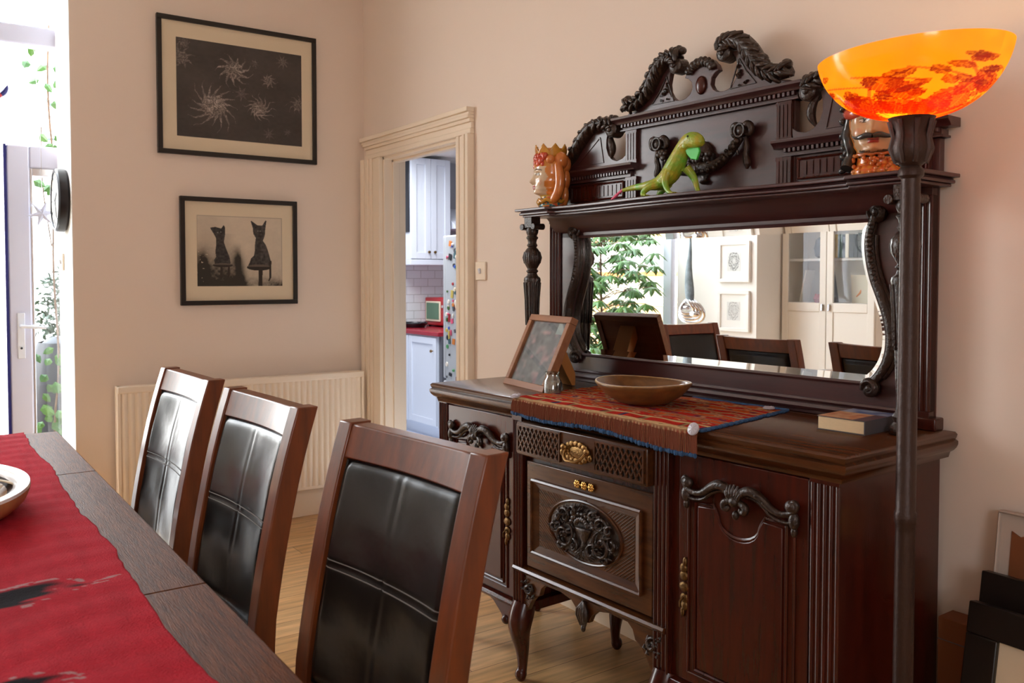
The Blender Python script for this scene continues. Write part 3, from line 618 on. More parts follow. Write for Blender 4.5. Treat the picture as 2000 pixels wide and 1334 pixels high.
for a, b_ in ((-.17, .03), (.17, .03), (-.17, .25), (.17, .25)): G().box(a - .015, a + .015, b_ - .015, b_ + .015, 0, .015).build('foot', 'black_plastic', t)
t = thing('frying_pan', 'flat black pan lying on the red worktop', 'pan', (-2.30, 1.57, .906)); G().lathe([(.0, 0), (.10, 0), (.125, .035), (.13, .035), (.128, .045), (.12, .045), (.1, .01), (0, .01)], seg=24, cap=False).build('body', 'black_plastic', t); G().tube([(.12, 0, .035), (.20, -.02, .05), (.27, -.03, .055)], .01).build('handle', 'black_plastic', t)
t = thing('refrigerator', 'pale grey refrigerator with its side covered in magnets and notes', 'refrigerator', (-.645, .93, 0))
G().box(0, .60, 0, .60, .03, 1.655).build('body', 'fridge', t, bev=.012)
G().box(-.045, -.004, .005, .595, .03, .62).build('door', 'fridge', t, bev=.012); G().box(-.045, -.004, .005, .595, .635, 1.655).build('door', 'fridge', t, bev=.012)
R_ = random.Random(8); cs = ['dark_grey', 'ceramic_teal', 'cream', 'black_plastic', 'red_paint', 'blue', 'paper', 'green', 'yellow', 'black_plastic', 'pink', 'paper', 'leaf', 'orange', 'white_glaze', 'dark_grey', 'ceramic_teal']
k = 0
for i in range(96):
    z = R_.choice([R_.uniform(1.02, 1.60), R_.uniform(1.02, 1.60), R_.uniform(.6, 1.0)]); x = R_.uniform(.015, .30); w_ = R_.uniform(.016, .036); h = R_.uniform(.02, .06)
    if i % 3 == 0: g = G().lathe([(0, -.006), (w_ * .4, -.006), (w_ * .5, 0), (0, 0)], seg=12, ax='y', cap=False)
    elif i % 3 == 1: g = G().box(-w_ / 2, w_ / 2, -.005, 0, -h / 2, h / 2, Matrix.Rotation(R_.uniform(-.3, .3), 3, 'Y'))
    else: g = G().ell((0, -.003, 0), (w_ * .5, .007, h * .4), 8, 6)
    o = g.build('fridge_magnet', cs[i % len(cs)], loc=(-.645 + x, .9295 - (.0005 if i % 2 else .004), z)); tag(o, 'one of many small colourful magnets stuck on the side of the refrigerator', 'magnet', 'magnets on the refrigerator')
t = thing('cooker_hood', 'pale slanted cooker hood on the far kitchen wall beside the wall cupboard', 'hood', (-2.442, 1.86, 1.80), radians(90)); g = G(); g.prism([(0, 0), (-.40, 0), (-.38, .04), (-.12, .20), (0, .20)], 0, .6, 'x'); g.build('canopy', 'kitchen_white', t, bev=.004)
l = light('kitchen_fill_light', 'AREA', (-1.2, .75, 2.42), 21, (.92, .95, 1.0), (0, 0, -1), 1.6, 1.0)  # unseen area light added under the ceiling in place of kitchen daylight

# ================================================================== THE SIDEBOARD (local frame: x along the wall, 0 = right end, y<0 towards the room)
SBL = (3.532, -0.015, 0); SBR = radians(2.6)
SM = Matrix.Translation(SBL) @ Matrix.Rotation(SBR, 4, 'Z')
def sb(x, y, z): return SM @ Vector((x, y, z))
S = thing('sideboard', 'large carved dark mahogany mirror-backed sideboard against the right wall', 'sideboard', SBL, SBR)
X0, X1, YF, ZT = -1.675, -0.030, -0.48, 0.957
CX = -.866
# carcass
g = G(); g.box(-1.672, -1.20, -.476, -.012, .255, .918); g.box(-.535, -.033, -.476, -.012, .255, .918); g.box(-1.20, -.535, -.470, -.012, .392, .918)
g.box(-1.20, -.535, -.03, -.012, .30, .4)
g.build('carcass', 'mahogany', S, bev=.003)
# moulded top
prof = [(-.470, .885), (-.492, .889), (-.496, .903), (-.505, .909), (-.512, .917), (-.516, .926), (-.516, .934), (-.509, .938), (-.512, .944), (-.514, .951), (-.508, .957)]
g = G(); vs = []
loop = []
for a, z in prof:
    o_ = -a - .48; loop.append([(X0 - o_ - .0, 0.0, z), (X0 - o_, a, z), (X1 + o_, a, z), (X1 + o_, 0.0, z)])
for L in loop: vs += L
n = len(loop); fs = []
for i in range(n - 1):
    for k in range(3): fs.append((i * 4 + k, i * 4 + k + 1, (i + 1) * 4 + k + 1, (i + 1) * 4 + k))
fs.append((0, 1, 2, 3)); fs.append(((n - 1) * 4 + 3, (n - 1) * 4 + 2, (n - 1) * 4 + 1, (n - 1) * 4))
fs.append(tuple(i * 4 for i in range(n))); fs.append(tuple(i * 4 + 3 for i in range(n))[::-1])
g.add(vs, fs); g.build('top', 'walnut', S, smooth=50)
# reeded pilasters
def reeded(x0, x1, z0, z1, y, n=3, mat='mahogany', name='pilaster', ax='y'):
    g = G(); g.box(x0, x1, y, y + .03, z0, z1); w_ = (x1 - x0) / (n * 2 + 1)
    for k in range(n + 1):
        c = x0 + w_ * (2 * k + .5); g.tube([(c, y, z0 + .02), (c, y, z1 - .02)], w_ * .72, 8, flat=.8)
    g.box(x0 - .002, x1 + .002, y - .006, y + .02, z0, z0 + .02); g.box(x0 - .002, x1 + .002, y - .006, y + .02, z1 - .02, z1)
    return g.build(name, mat, S, bev=.001)
reeded(-1.685, -1.632, .262, .905, -.486); reeded(-1.222, -1.173, .215, .90, -.492); reeded(-.584, -.532, .215, .90, -.492); reeded(-.098, -.026, .262, .90, -.486, 4)
# moulded bottom edges of the side cupboards
for a, b_ in ((-1.69, -1.17), (-.585, -.02)):
    g = G(); g.prism([(-.47, .268), (-.492, .262), (-.498, .250), (-.488, .238), (-.47, .236), (-.02, .236), (-.02, .268)], a, b_, 'x')
    g.build('base_moulding', 'mahogany', S, bev=.002)

def scroll_crest(g, cx, w_, z, y, sc=1.0):
    """serpentine scroll pediment applied to a door: cx centre, w_ half width"""
    for s in (-1, 1):
        P = [(cx + s * w_ * a, y - d, z + b_) for a, b_, d in ((0.06, .0, .014), (.16, .018, .016), (.30, .022, .016), (.46, .010, .014), (.62, -.012, .013), (.80, -.018, .012), (.95, -.010, .010), (1.03, .010, .009), (.98, .020, .01), (.92, .012, .012))]
        g.tube(P, [.008, .012, .013, .011, .009, .008, .008, .0075, .007, .005], 8, smooth=2)
        g.tube([(cx + s * w_ * a, y - .010, z + b_) for a, b_ in ((.12, .002), (.30, .006), (.46, -.006), (.62, -.03), (.82, -.036), (1.0, -.03))], [.004, .006, .006, .005, .005, .003], 6, smooth=1)
        g.ell((cx + s * w_ * .93, y - .010, z + .006), (.017, .012, .015))
        g.ell((cx + s * w_ * .97, y - .008, z - .026), (.014, .012, .022)); g.ell((cx + s * w_ * .97, y - .006, z - .052), (.008, .009, .014))
        g.tube([(cx + s * .012, y - .016, z - .012), (cx + s * .034, y - .018, z - .020), (cx + s * .032, y - .018, z - .036), (cx + s * .018, y - .018, z - .034), (cx + s * .020, y - .02, z - .026)], [.008, .010, .009, .007, .004], 8, smooth=2)
    for k in range(7):
        a = radians(-66 + 22 * k); g.tube([(cx + .004 * sin(a), y - .018, z - .018), (cx + .022 * sin(a), y - .026, z + .002 + .010 * cos(a)), (cx + .030 * sin(a), y - .018, z + .008 + .022 * cos(a))], [.006, .0065, .003], 6, smooth=1)
    g.ell((cx, y - .02, z - .012), (.014, .014, .014)); g.ell((cx, y - .012, z - .048), (.009, .01, .012))
def panel_outline(cx, w_, z0, z1, n=10):
    """arched panel with a dipped ogee head"""
    P = [(cx - w_, z0), (cx + w_, z0), (cx + w_, z1), (cx + w_ * .56, z1 + .004), (cx + w_ * .50, z1 - .012)]
    for k in range(n + 1):
        a = pi * k / n; P.append((cx + w_ * .46 * cos(a), z1 - .024 - .042 * sin(a)))
    P += [(cx - w_ * .50, z1 - .012), (cx - w_ * .56, z1 + .004), (cx - w_, z1)]
    return P
def cupboard_door(x0, x1, lx):
    d = G().box(x0, x1, -.486, -.470, .272, .884).build('door', 'mahogany', S, bev=.003)
    cx = (x0 + x1) / 2; w_ = (x1 - x0) / 2 - .058
    P = panel_outline(cx, w_, .312, .762)
    g = G(); g.prism([(cx + (a - cx) * .93, .537 + (b_ - .537) * .965) for a, b_ in P], -.4915, -.484); g.build('raised_panel', 'mahogany', d, bev=.003)
    g = G(); Q = P + [P[0]]; g.tube([(a, -.487, b_) for a, b_ in Q], .0052, 6, flat=.9)
    Q = [(cx - w_ - .022, .300), (cx + w_ + .022, .300), (cx + w_ + .022, .775)]; g.tube([(a, -.487, b_) for a, b_ in [(cx - w_ - .022, .775)] + Q], .0045, 6)
    g.build('moulding', 'mahogany', d)
    g = G(); scroll_crest(g, cx, w_ + .030, .806, -.488); g.build('carved_scroll', 'carved', d, smooth=60)
    g = G()
    for dz, r_ in ((.05, .012), (.03, .014), (.0, .017), (-.03, .014), (-.05, .012), (-.068, .007), (.068, .007)):
        g.ell((lx + .004 * sin(dz * 200), -.489, .525 + dz), (r_, .006, .014))
    g.tube([(lx, -.492, .50), (lx, -.505, .49), (lx, -.505, .475)], .003, 6); g.build('escutcheon', 'old_brass', d)
cupboard_door(-1.627, -1.226, -1.262); cupboard_door(-.500, -.104, -.478)
# drawer with lattice fretwork
D = G().box(-1.170, -.586, -.520, -.47, .776, .884).build('drawer', 'walnut', S, bev=.004)
g = G()
def clipseg(a, b_, x0, x1, z0, z1):
    t0, t1 = 0, 1; dx, dz = b_[0] - a[0], b_[1] - a[1]
    for p, q in ((-dx, a[0] - x0), (dx, x1 - a[0]), (-dz, a[1] - z0), (dz, z1 - a[1])):
        if abs(p) < 1e-9:
            if q < 0: return None
        else:
            r_ = q / p
            if p < 0: t0 = max(t0, r_)
            else: t1 = min(t1, r_)
    return None if t0 >= t1 else ((a[0] + t0 * dx, a[1] + t0 * dz), (a[0] + t1 * dx, a[1] + t1 * dz))
for (xa, xb) in ((-1.158, -.952), (-.792, -.598)):
    g = G()
    for k in range(-6, 16):
        for s in (-1, 1):
            c = xa + k * .0205; q = clipseg((c, .79 if s > 0 else .872), (c + .0495, .872 if s > 0 else .79), xa, xb, .79, .872)
            if q: g.tube([(q[0][0], -.522, q[0][1]), (q[1][0], -.522, q[1][1])], .0034, 5)
    for z in (.788, .874): g.box(xa, xb, -.526, -.52, z - .003, z + .003)
    g.box(xa - .004, xa + .002, -.526, -.52, .785, .877); g.box(xb - .002, xb + .004, -.526, -.52, .785, .877)
    g.build('lattice', 'walnut', D); g = G(); g.box(xa, xb, -.5206, -.519, .789, .873)
    g.build('lattice_ground', 'black_frame', D)
g = G(); R_ = random.Random(2)
for k in range(16):
    a = k * 2 * pi / 16; g.ell((-.872 + .048 * cos(a), -.524, .828 + .026 * sin(a)), (.013, .006, .010))
g.ell((-.872, -.522, .828), (.040, .004, .02))
for s in (-1, 1):
    g.tube([(-.872 + s * .045, -.526, .834), (-.872 + s * .04, -.542, .815), (-.872 + s * .018, -.55, .803), (-.872, -.552, .806)], [.004, .005, .005, .004], 8, smooth=2); g.ell((-.872 + s * .052, -.53, .838), (.012, .008, .011)); g.ell((-.872 + s * .062, -.526, .82), (.008, .006, .012))
g.build('handle', 'dark_brass', D)
# fall-front centre door with carved oval
D = G().box(-1.158, -.596, -.486, -.466, .402, .752).build('drop_front', 'walnut', S, bev=.003)
g = G()
o_, i_ = (-1.122, -.634, .458, .694), (-1.094, -.660, .482, .672)
for a in ([(o_[0], o_[2]), (o_[1], o_[2]), (i_[1], i_[2]), (i_[0], i_[2])], [(o_[0], o_[3]), (o_[1], o_[3]), (i_[1], i_[3]), (i_[0], i_[3])], [(o_[0], o_[2]), (i_[0], i_[2]), (i_[0], i_[3]), (o_[0], o_[3])], [(o_[1], o_[2]), (i_[1], i_[2]), (i_[1], i_[3]), (o_[1], o_[3])]):
    n_ = len(a); outer = a[:2] if a[0][1] == a[1][1] else [a[0], a[3]]
    P = [(x, -.4945 if (x, z) in ((o_[0], o_[2]), (o_[1], o_[2]), (o_[0], o_[3]), (o_[1], o_[3])) else -.487, z) for x, z in a]
    Q = [(x, -.480, z) for x, z in a]
    g.add(P + Q, [(0, 1, 2, 3), (4, 5, 6, 7), (0, 1, 5, 4), (1, 2, 6, 5), (2, 3, 7, 6), (3, 0, 4, 7)])
for a, b_ in (((o_[0], o_[2]), (o_[1], o_[2])), ((o_[0], o_[3]), (o_[1], o_[3])), ((o_[0], o_[2]), (o_[0], o_[3])), ((o_[1], o_[2]), (o_[1], o_[3]))): g.tube([(a[0], -.494, a[1]), (b_[0], -.494, b_[1])], .006, 6)
g.build('moulding', 'walnut', D)
oc = (-.877, .577); orx, orz = .158, .088
for s in (-1, 1):
    g = G()
    for k in range(26):   # diagonal tooling outside the oval
        c = k * .0105
        for t_ in (0,):
            a = (-.877 + s * .217, .482 + c); b_ = (-.877 + s * (.217 - .13), .482 + c - .10)
            q = clipseg(a, b_, i_[0] + .004, i_[1] - .004, i_[2] + .003, i_[3] - .003)
            if q:
                pts = [Vector((q[0][0] + (q[1][0] - q[0][0]) * m_ / 12, q[0][1] + (q[1][1] - q[0][1]) * m_ / 12)) for m_ in range(13)]
                pts = [p for p in pts if ((p[0] - oc[0]) / (orx + .012)) ** 2 + ((p[1] - oc[1]) / (orz + .010)) ** 2 > 1]
                if len(pts) > 1: g.tube([(pts[0][0], -.4862, pts[0][1]), (pts[-1][0], -.4862, pts[-1][1])], .0018, 4)
    g.build('tooled_ground', 'walnut', D)
g = G(); g.tube([(oc[0] + (orx + .006) * cos(a), -.487, oc[1] + (orz + .005) * sin(a)) for a in [k * 2 * pi / 48 for k in range(49)]], .0042, 6)
g.build('oval_moulding', 'walnut', D)
g = G(); R_ = random.Random(12)
def spiral(g, c, r0, turns, y, a0, sgn, r_, n=22):
    P = []; rr = []
    for k in range(n):
        t_ = k / (n - 1); a = a0 + sgn * turns * 2 * pi * t_; q = r0 * (1 - .85 * t_); P.append((c[0] + q * cos(a), y - .005 * sin(t_ * pi), c[1] + q * sin(a))); rr.append(r_ * (.6 + .7 * sin(pi * min(1, t_ * 1.1))))
    g.tube(P, rr, 6)
g.prism([(oc[0] + orx * .97 * cos(a), oc[1] + orz * .97 * sin(a)) for a in [k * 2 * pi / 32 for k in range(32)]], -.4872, -.485)
for s in (-1, 1):
    for (dx, dz, r0, tn, a0) in ((.085, -.022, .045, 1.5, 1.6), (.080, .038, .030, 1.4, -1.2), (.040, -.048, .024, 1.2, .6), (.128, -.005, .022, 1.2, 2.5), (.045, .058, .018, 1.1, 0), (.115, .03, .016, 1, 1), (.10, -.055, .016, 1, 3)):
        spiral(g, (oc[0] + s * dx, oc[1] + dz), r0, tn, -.492, a0 if s > 0 else pi - a0, s, .0050)
    for k in range(46):
        a = R_.uniform(-pi / 2, pi / 2); q = R_.uniform(.35, .93) ; x = oc[0] + s * orx * q * cos(a); z = oc[1] + orz * q * sin(a)
        b_ = a + R_.uniform(-.8, .8); l_ = R_.uniform(.008, .018); g.tube([(x, -.489, z), (x + s * l_ * cos(b_) * .5, -.499, z + l_ * sin(b_) * .5), (x + s * l_ * cos(b_), -.492, z + l_ * sin(b_))], [.003, .0052, .002], 5)
g.lathe([(.004, -.052), (.018, -.045), (.008, -.030), (.022, -.012), (.034, .006), (.037, .012), (.030, .016)], (oc[0], -.489, oc[1]), 14, sy=.4)
for k in range(9):
    a = pi * (k + .5) / 9; g.ell((oc[0] + .026 * cos(a), -.497, oc[1] + .024 + .018 * sin(a)), (.009, .007, .008)); g.ell((oc[0] + .050 * cos(a), -.494, oc[1] + .020 + .036 * sin(a)), (.010, .006, .007))
for k in range(5): g.tube([(oc[0], -.49, oc[1] - .045), (oc[0] + (k - 2) * .012, -.498, oc[1] - .065), (oc[0] + (k - 2) * .018, -.49, oc[1] - .080)], [.004, .006, .003], 6)
g.build('carved_oval', 'carved', D, smooth=60)
g = G()
for k in (-1, 0, 1):
    for m_ in range(6): a = m_ * pi / 3; g.ell((-.873 + k * .031 + .008 * cos(a), -.492, .722 + .008 * sin(a)), (.006, .004, .006))
    g.ell((-.873 + k * .031, -.494, .722), (.006, .006, .006))
g.build('escutcheon', 'brass', D)
# rail and arched apron with carved corners and pendant
g = G(); g.prism([(-.466, .396), (-.500, .394), (-.506, .386), (-.498, .376), (-.478, .372), (-.466, .372)], -1.215, -.540, 'x'); g.build('lower_rail', 'walnut', S, bev=.001)
h = []
for s, d_ in ((1, 0), ):
    pass
A_ = [(.317, .225), (.317, .374), (0, .374), (0, .300), (.022, .305), (.034, .330), (.060, .352), (.110, .362), (.185, .360), (.205, .345), (.215, .318), (.240, .305), (.258, .285), (.275, .255), (.290, .240)]
g = G()
for s in (-1, 1): g.prism([(CX - .011 + s * a, b_) for a, b_ in A_], -.486, -.468)
ap = g.build('apron', 'walnut', S, bev=.002)
for s in (-1, 1):
    g = G()
    for k in range(16):
        x = .245 + .06 * R_.random(); z = .30 + .058 * R_.random(); a = R_.uniform(0, 6.28); g.tube([(CX + s * x, -.487, z), (CX + s * (x + .007 * cos(a)), -.495, z + .008 * sin(a)), (CX + s * (x + .012 * cos(a)), -.488, z + .014 * sin(a))], [.003, .005, .002], 5)
    spiral(g, (CX + s * .275, .330), .02, 1.3, -.490, 1, s, .005)
    g.build('corner_carving', 'carved', ap, smooth=60)
g = G()
for k in range(5): g.tube([(CX - .008, -.49, .366), (CX - .008 + (k - 2) * .012, -.500, .335), (CX - .008 + (k - 2) * .005, -.494, .292)], [.006, .008, .003], 6, smooth=1)
g.ell((CX - .008, -.492, .285), (.008, .008, .012)); g.build('pendant', 'carved', ap, smooth=60)
# cabriole legs
def leg(x, y, sx_, yb=False):
    g = G(); fy = -1 if not yb else 1
    g.tube([(x, y - fy * .010, .262), (x, y, .235), (x + sx_ * .004, y + fy * .014, .200), (x, y + fy * .010, .160), (x, y, .11), (x, y - fy * .002, .06), (x, y, .038), (x, y + fy * .006, .026), (x, y + fy * .006, .012), (x, y + fy * .006, .0)],
           [.040, .043, .042, .034, .024, .017, .016, .021, .019, .011], 12, smooth=2)
    for s in (-1, 1):
        g.prism([(x + s * .03, .262), (x + s * .205, .262), (x + s * .20, .245), (x + s * .15, .232), (x + s * .105, .200), (x + s * .088, .178), (x + s * .07, .172), (x + s * .052, .185), (x + s * .03, .17)], y - .012, y + .012) if (s * sx_ < 0 or abs(x) > 5) else None
        if s * sx_ < 0: g.ell((x + s * .080, y - .006, .184), (.018, .018, .018))
    return g.build('leg', 'mahogany', S, bev=.002)
leg(-1.197, -.474, 1); leg(-.557, -.474, -1); leg(-1.64, -.47, -1); leg(-.065, -.47, 1)
for x in (-1.64, -1.18, -.57, -.065): leg(x, -.055, 1 if x in (-.065, -1.18) else -1, True)

# ---------------- the mirror back
CU = -.812
def sx2(s, x): return CU + s * x
YB = -.034
g = G(); g.box(-1.573, -1.540, YB, -.002, .958, 1.584); g.box(-.084, -.051, YB, -.002, .958, 1.584); g.box(-1.55, -.07, -.012, -.002, .958, 1.584)
g.build('back_board', 'mahogany', S)
# side boards following the S curve, rails
SC_ = [(.594, 1.514), (.583, 1.474), (.582, 1.425), (.597, 1.355), (.621, 1.300), (.641, 1.245), (.650, 1.191), (.643, 1.135), (.619, 1.091), (.592, 1.066)]
def smooth_curve(P, n=2):
    for _ in range(n):
        q = [P[0]]
        for i in range(len(P) - 1): q += [(P[i][0] * .75 + P[i + 1][0] * .25, P[i][1] * .75 + P[i + 1][1] * .25), (P[i][0] * .25 + P[i + 1][0] * .75, P[i][1] * .25 + P[i + 1][1] * .75)]
        q.append(P[-1]); P = q
    return P
SS = smooth_curve(SC_)
g = G()
for s in (-1, 1): g.prism([(sx2(s, a), b_) for a, b_ in SS] + [(sx2(s, .62), 1.03), (sx2(s, .73), 1.03), (sx2(s, .73), 1.56), (sx2(s, .62), 1.56)], YB, -.012)
g.prism([(sx2(-1, .73), 1.506), (sx2(1, .73), 1.506), (sx2(1, .73), 1.584), (sx2(-1, .73), 1.584)], YB, -.012)
g.prism([(sx2(-1, .73), .958), (sx2(1, .73), .958), (sx2(1, .73), 1.064), (sx2(-1, .73), 1.064)], YB, -.012)
fr = g.build('mirror_frame', 'mahogany_side', S, bev=.002)
g = G(); g.prism([(YB, 1.584), (YB - .052, 1.584), (YB - .040, 1.572), (YB - .030, 1.552), (YB - .014, 1.536), (YB - .006, 1.528), (YB, 1.524)], -1.54, -.085, 'x')
g.tube([(-1.42, YB - .002, 1.508), (-.20, YB - .002, 1.508)], .006, 6); g.tube([(-1.40, YB - .002, 1.061), (-.22, YB - .002, 1.061)], .007, 6)
g.tube([(-1.54, YB - .004, .998), (-.085, YB - .004, .998)], .007, 6); g.tube([(-1.54, YB - .002, .978), (-.085, YB - .002, .978)], .010, 6)
g.build('rail_moulding', 'mahogany_side', fr, smooth=50)
for s in (-1, 1):   # carved S borders with volutes
    g = G(); P = [(sx2(s, a + .009), YB - .004, b_) for a, b_ in SS]
    g.tube(P, [.013 + .005 * sin(pi * i / (len(P) - 1)) for i in range(len(P))], 8)
    if True:
        g.tube([(sx2(s, a + .026), YB - .004, b_) for a, b_ in SS[6:-4]], .007, 6)
        for k in range(0, 15): a, b_ = SS[k]; g.ell((sx2(s, a + .012), YB - .014, b_), (.010, .010, .010))
    for (c, a0, sg) in (((.612, 1.530), 3.0, 1), ((.600, 1.050), 3.4, -1)):
        c2 = (sx2(s, c[0]), c[1]); spiral(g, c2, .026, 1.3, YB - .008, a0 if s > 0 else pi - a0, s * sg, .010); g.ell((c2[0], YB - .014, c2[1]), (.012, .012, .012))
    g.build('carved_border', 'carved', fr, smooth=60)
# bevelled mirror plate (a little out of parallel inside its rebate, as the reflections show)
out = [(sx2(1, a + .012), b_) for a, b_ in SS]; out[0] = (out[0][0], 1.512); 
out = [(sx2(1, .594), 1.512)] + [(sx2(1, a + .004), b_) for a, b_ in SS[1:-1]] + [(sx2(1, .592), 1.058)]
full = out + [(2 * CU - x, z) for x, z in out[::-1]]
g = G(); n_ = len(full); inn = []
for i in range(n_):
    p, a, b_ = full[i], full[i - 1], full[(i + 1) % n_]
    dx, dz = b_[0] - a[0], b_[1] - a[1]; L = sqrt(dx * dx + dz * dz) or 1; nx, nz = dz / L, -dx / L
    if (CU - p[0]) * nx + (1.285 - p[1]) * nz < 0: nx, nz = -nx, -nz
    k = .022
    inn.append((p[0] + nx * k * (1.3 if i in (0, len(out) - 1, len(out), n_ - 1) else 1), p[1] + nz * k * (1.3 if i in (0, len(out) - 1, len(out), n_ - 1) else 1)))
vs = [(x, -.0030, z) for x, z in full] + [(x, 0.0, z) for x, z in inn] + [(x, .006, z) for x, z in full]
fs = [(i, (i + 1) % n_, n_ + (i + 1) % n_, n_ + i) for i in range(n_)] + [(n_ + i, n_ + i + 1, n_ + n_ - 2 - i, n_ + n_ - 1 - i) for i in range(n_ // 2 - 1)] + [(2 * n_ + i, 2 * n_ + i + 1, 3 * n_ - 2 - i, 3 * n_ - 1 - i) for i in range(n_ // 2 - 1)] + [(i, (i + 1) % n_, 2 * n_ + (i + 1) % n_, 2 * n_ + i) for i in range(n_)]
MR = Matrix.Translation((CU, -.026, 0)) @ Matrix.Rotation(radians(-1.0), 4, 'Z') @ Matrix.Translation((-CU, 0, 0))
g.T = MR; g.add(vs, fs); o = g.build('mirror_glass', 'mirror', S); o.data.shade_flat()
# pilasters at the ends, outside the mirror
reeded(-1.573, -1.512, .985, 1.584, YB - .004, 3, 'mahogany'); reeded(-.112, -.051, .985, 1.584, YB - .004, 3, 'mahogany')
for a, b_ in ((-1.585, -1.50), (-.125, -.030)): G().box(a, b_, YB - .014, -.002, .957, .99).build('pilaster_plinth', 'mahogany', S, bev=.004)
# turned front columns
for x in (-1.548, -.062):
    g = G(); y = -.150
    g.lathe([(.030, 0), (.034, .010), (.030, .02), (.020, .03), (.026, .045), (.018, .055), (.016, .07), (.0165, .09), (.020, .17), (.0255, .30), (.031, .375), (.033, .385), (.031, .395), (.022, .402), (.018, .412), (.024, .42), (.018, .428), (.024, .438), (.033, .455), (.0355, .472), (.033, .490), (.022, .506), (.016, .512), (.021, .519), (.016, .528), (.018, .54), (.024, .548), (.018, .556), (.023, .567), (.0245, .578), (.018, .590), (.022, .598), (.018, .606), (.018, .64)], (x, y, .958), 20)
    for k in range(12): a = k * pi / 6; g.tube([(x + .033 * cos(a) * .72, y + .033 * sin(a) * .72, 1.17), (x + .027 * cos(a), y + .027 * sin(a), 1.27), (x + .032 * cos(a), y + .032 * sin(a), 1.335)], .0035, 5); g.tube([(x + .030 * cos(a), y + .030 * sin(a), 1.408), (x + .0355 * cos(a), y + .0355 * sin(a), 1.43), (x + .030 * cos(a), y + .030 * sin(a), 1.452)], .003, 5)
    g.box(x - .022, x + .022, y - .022, y + .022, 1.545, 1.586)
    for s in (-1, 1): g.tube([(x + s * .034, y - .026, 1.548), (x + s * .034, y + .026, 1.548)], .0125, 10)
    g.build('column', 'carved', S, bev=.001, smooth=50)
# shelf
P = [(-1.598, 0), (-1.598, -.198), (-1.415, -.198), (-1.405, -.178), (-1.30, -.168), (-1.15, -.176), (-1.0, -.195), (-.81, -.206), (-.62, -.195), (-.47, -.176), (-.32, -.168), (-.215, -.178), (-.205, -.198), (0.0, -.198), (0.0, 0)]
g = G()
for k, (z0, z1) in enumerate(((1.584, 1.592), (1.592, 1.601), (1.601, 1.606), (1.606, 1.616))):
    off = (.022, .012, .016, .0)[k]; g.prism([(a + (off if a < -1.5 else (-off if a > -.1 else 0)), b_ + (off if b_ < 0 else 0)) for a, b_ in P], z0, z1, 'z')
sh = g.build('shelf', 'mahogany_side', S, bev=.003)
# ---------------- crest above the shelf
ZS = 1.616
def tier(x0, x1, z, n_dent, dep, flip=False):
    """dentilled cornice block with its top at z"""
    g = G(); g.box(x0 + .030, x1 - .030, -.040, -.004, z - .048, z - .026); g.box(x0 + .024, x1 - .024, -.046, -.004, z - .048, z - .042)
    d = (x1 - x0 - .06) / n_dent
    for k in range(n_dent): g.box(x0 + .030 + d * k + d * .2, x0 + .030 + d * k + d * .75, -.052, -.040, z - .036, z - .024)
    g.prism([(-.004, z - .024), (-.054, z - .024), (-.056, z - .020), (-.062, z - .014), (-.070, z - .008), (-.072, z), (-.004, z)], x0, x1, 'x')
    return g.build('dentil_cornice', 'mahogany_side', S, bev=.001)
tier(sx2(-1, .390), sx2(1, .390), 1.921, 44, 0); tier(-1.598, sx2(-1, .288), 1.757, 30, 0); tier(sx2(1, .288), 0.0, 1.757, 30, 0)
g = G(); g.box(sx2(-1, .345), sx2(1, .345), -.030, -.004, ZS, 1.88); g.box(-1.56, -1.1, -.028, -.004, ZS, 1.712); g.box(-.52, -.04, -.028, -.004, ZS, 1.712)
g.build('crest_panel', 'mahogany_side', S, bev=.001)
def fluted(x0, x1, z0, z1, y, n=3):
    g = G(); g.box(x0, x1, y, y + .012, z0, z1); w_ = (x1 - x0) / (n + 1)
    for k in range(n + 1): g.box(x0 + w_ * k + w_ * .15, x0 + w_ * k + w_ * .85, y - .003, y, z0 + .012, z1 - .012)
    g.box(x0, x1, y - .003, y, z0, z0 + .012); g.box(x0, x1, y - .003, y, z1 - .012, z1)
    return g.build('fluted_pilaster', 'mahogany', S)
for s in (-1, 1):
    a, b_ = sorted((sx2(s, .288), sx2(s, .342))); fluted(a, b_, 1.757, 1.874, -.040); fluted(a, b_, ZS, 1.710, -.040)
    a, b_ = sorted((sx2(s, .360), sx2(s, .640))); g = G(); g.box(a, b_, -.034, -.028, 1.640, 1.700); n_ = 12; w_ = (b_ - a - .02) / n_
    for k in range(n_): g.box(a + .01 + w_ * k + w_ * .12, a + .01 + w_ * k + w_ * .88, -.037, -.034, 1.652, 1.690)
    for z in (1.642, 1.698): g.tube([(a, -.035, z), (b_, -.035, z)], .004, 6)
    for x in (a, b_): g.tube([(x, -.035, 1.642), (x, -.035, 1.698)], .004, 6)
    g.build('fluted_frieze', 'mahogany', S)
    x = sx2(s, .725); g = G(); g.box(x - .030, x + .030, -.05, -.004, ZS, 1.71)
    for k in range(4): g.tube([(x - .022 + k * .0147, -.051, ZS + .015), (x - .022 + k * .0147, -.051, 1.695)], .005, 6)
    g.box(x - .034, x + .034, -.055, -.004, 1.690, 1.71); g.build('end_block', 'mahogany', S, bev=.001)
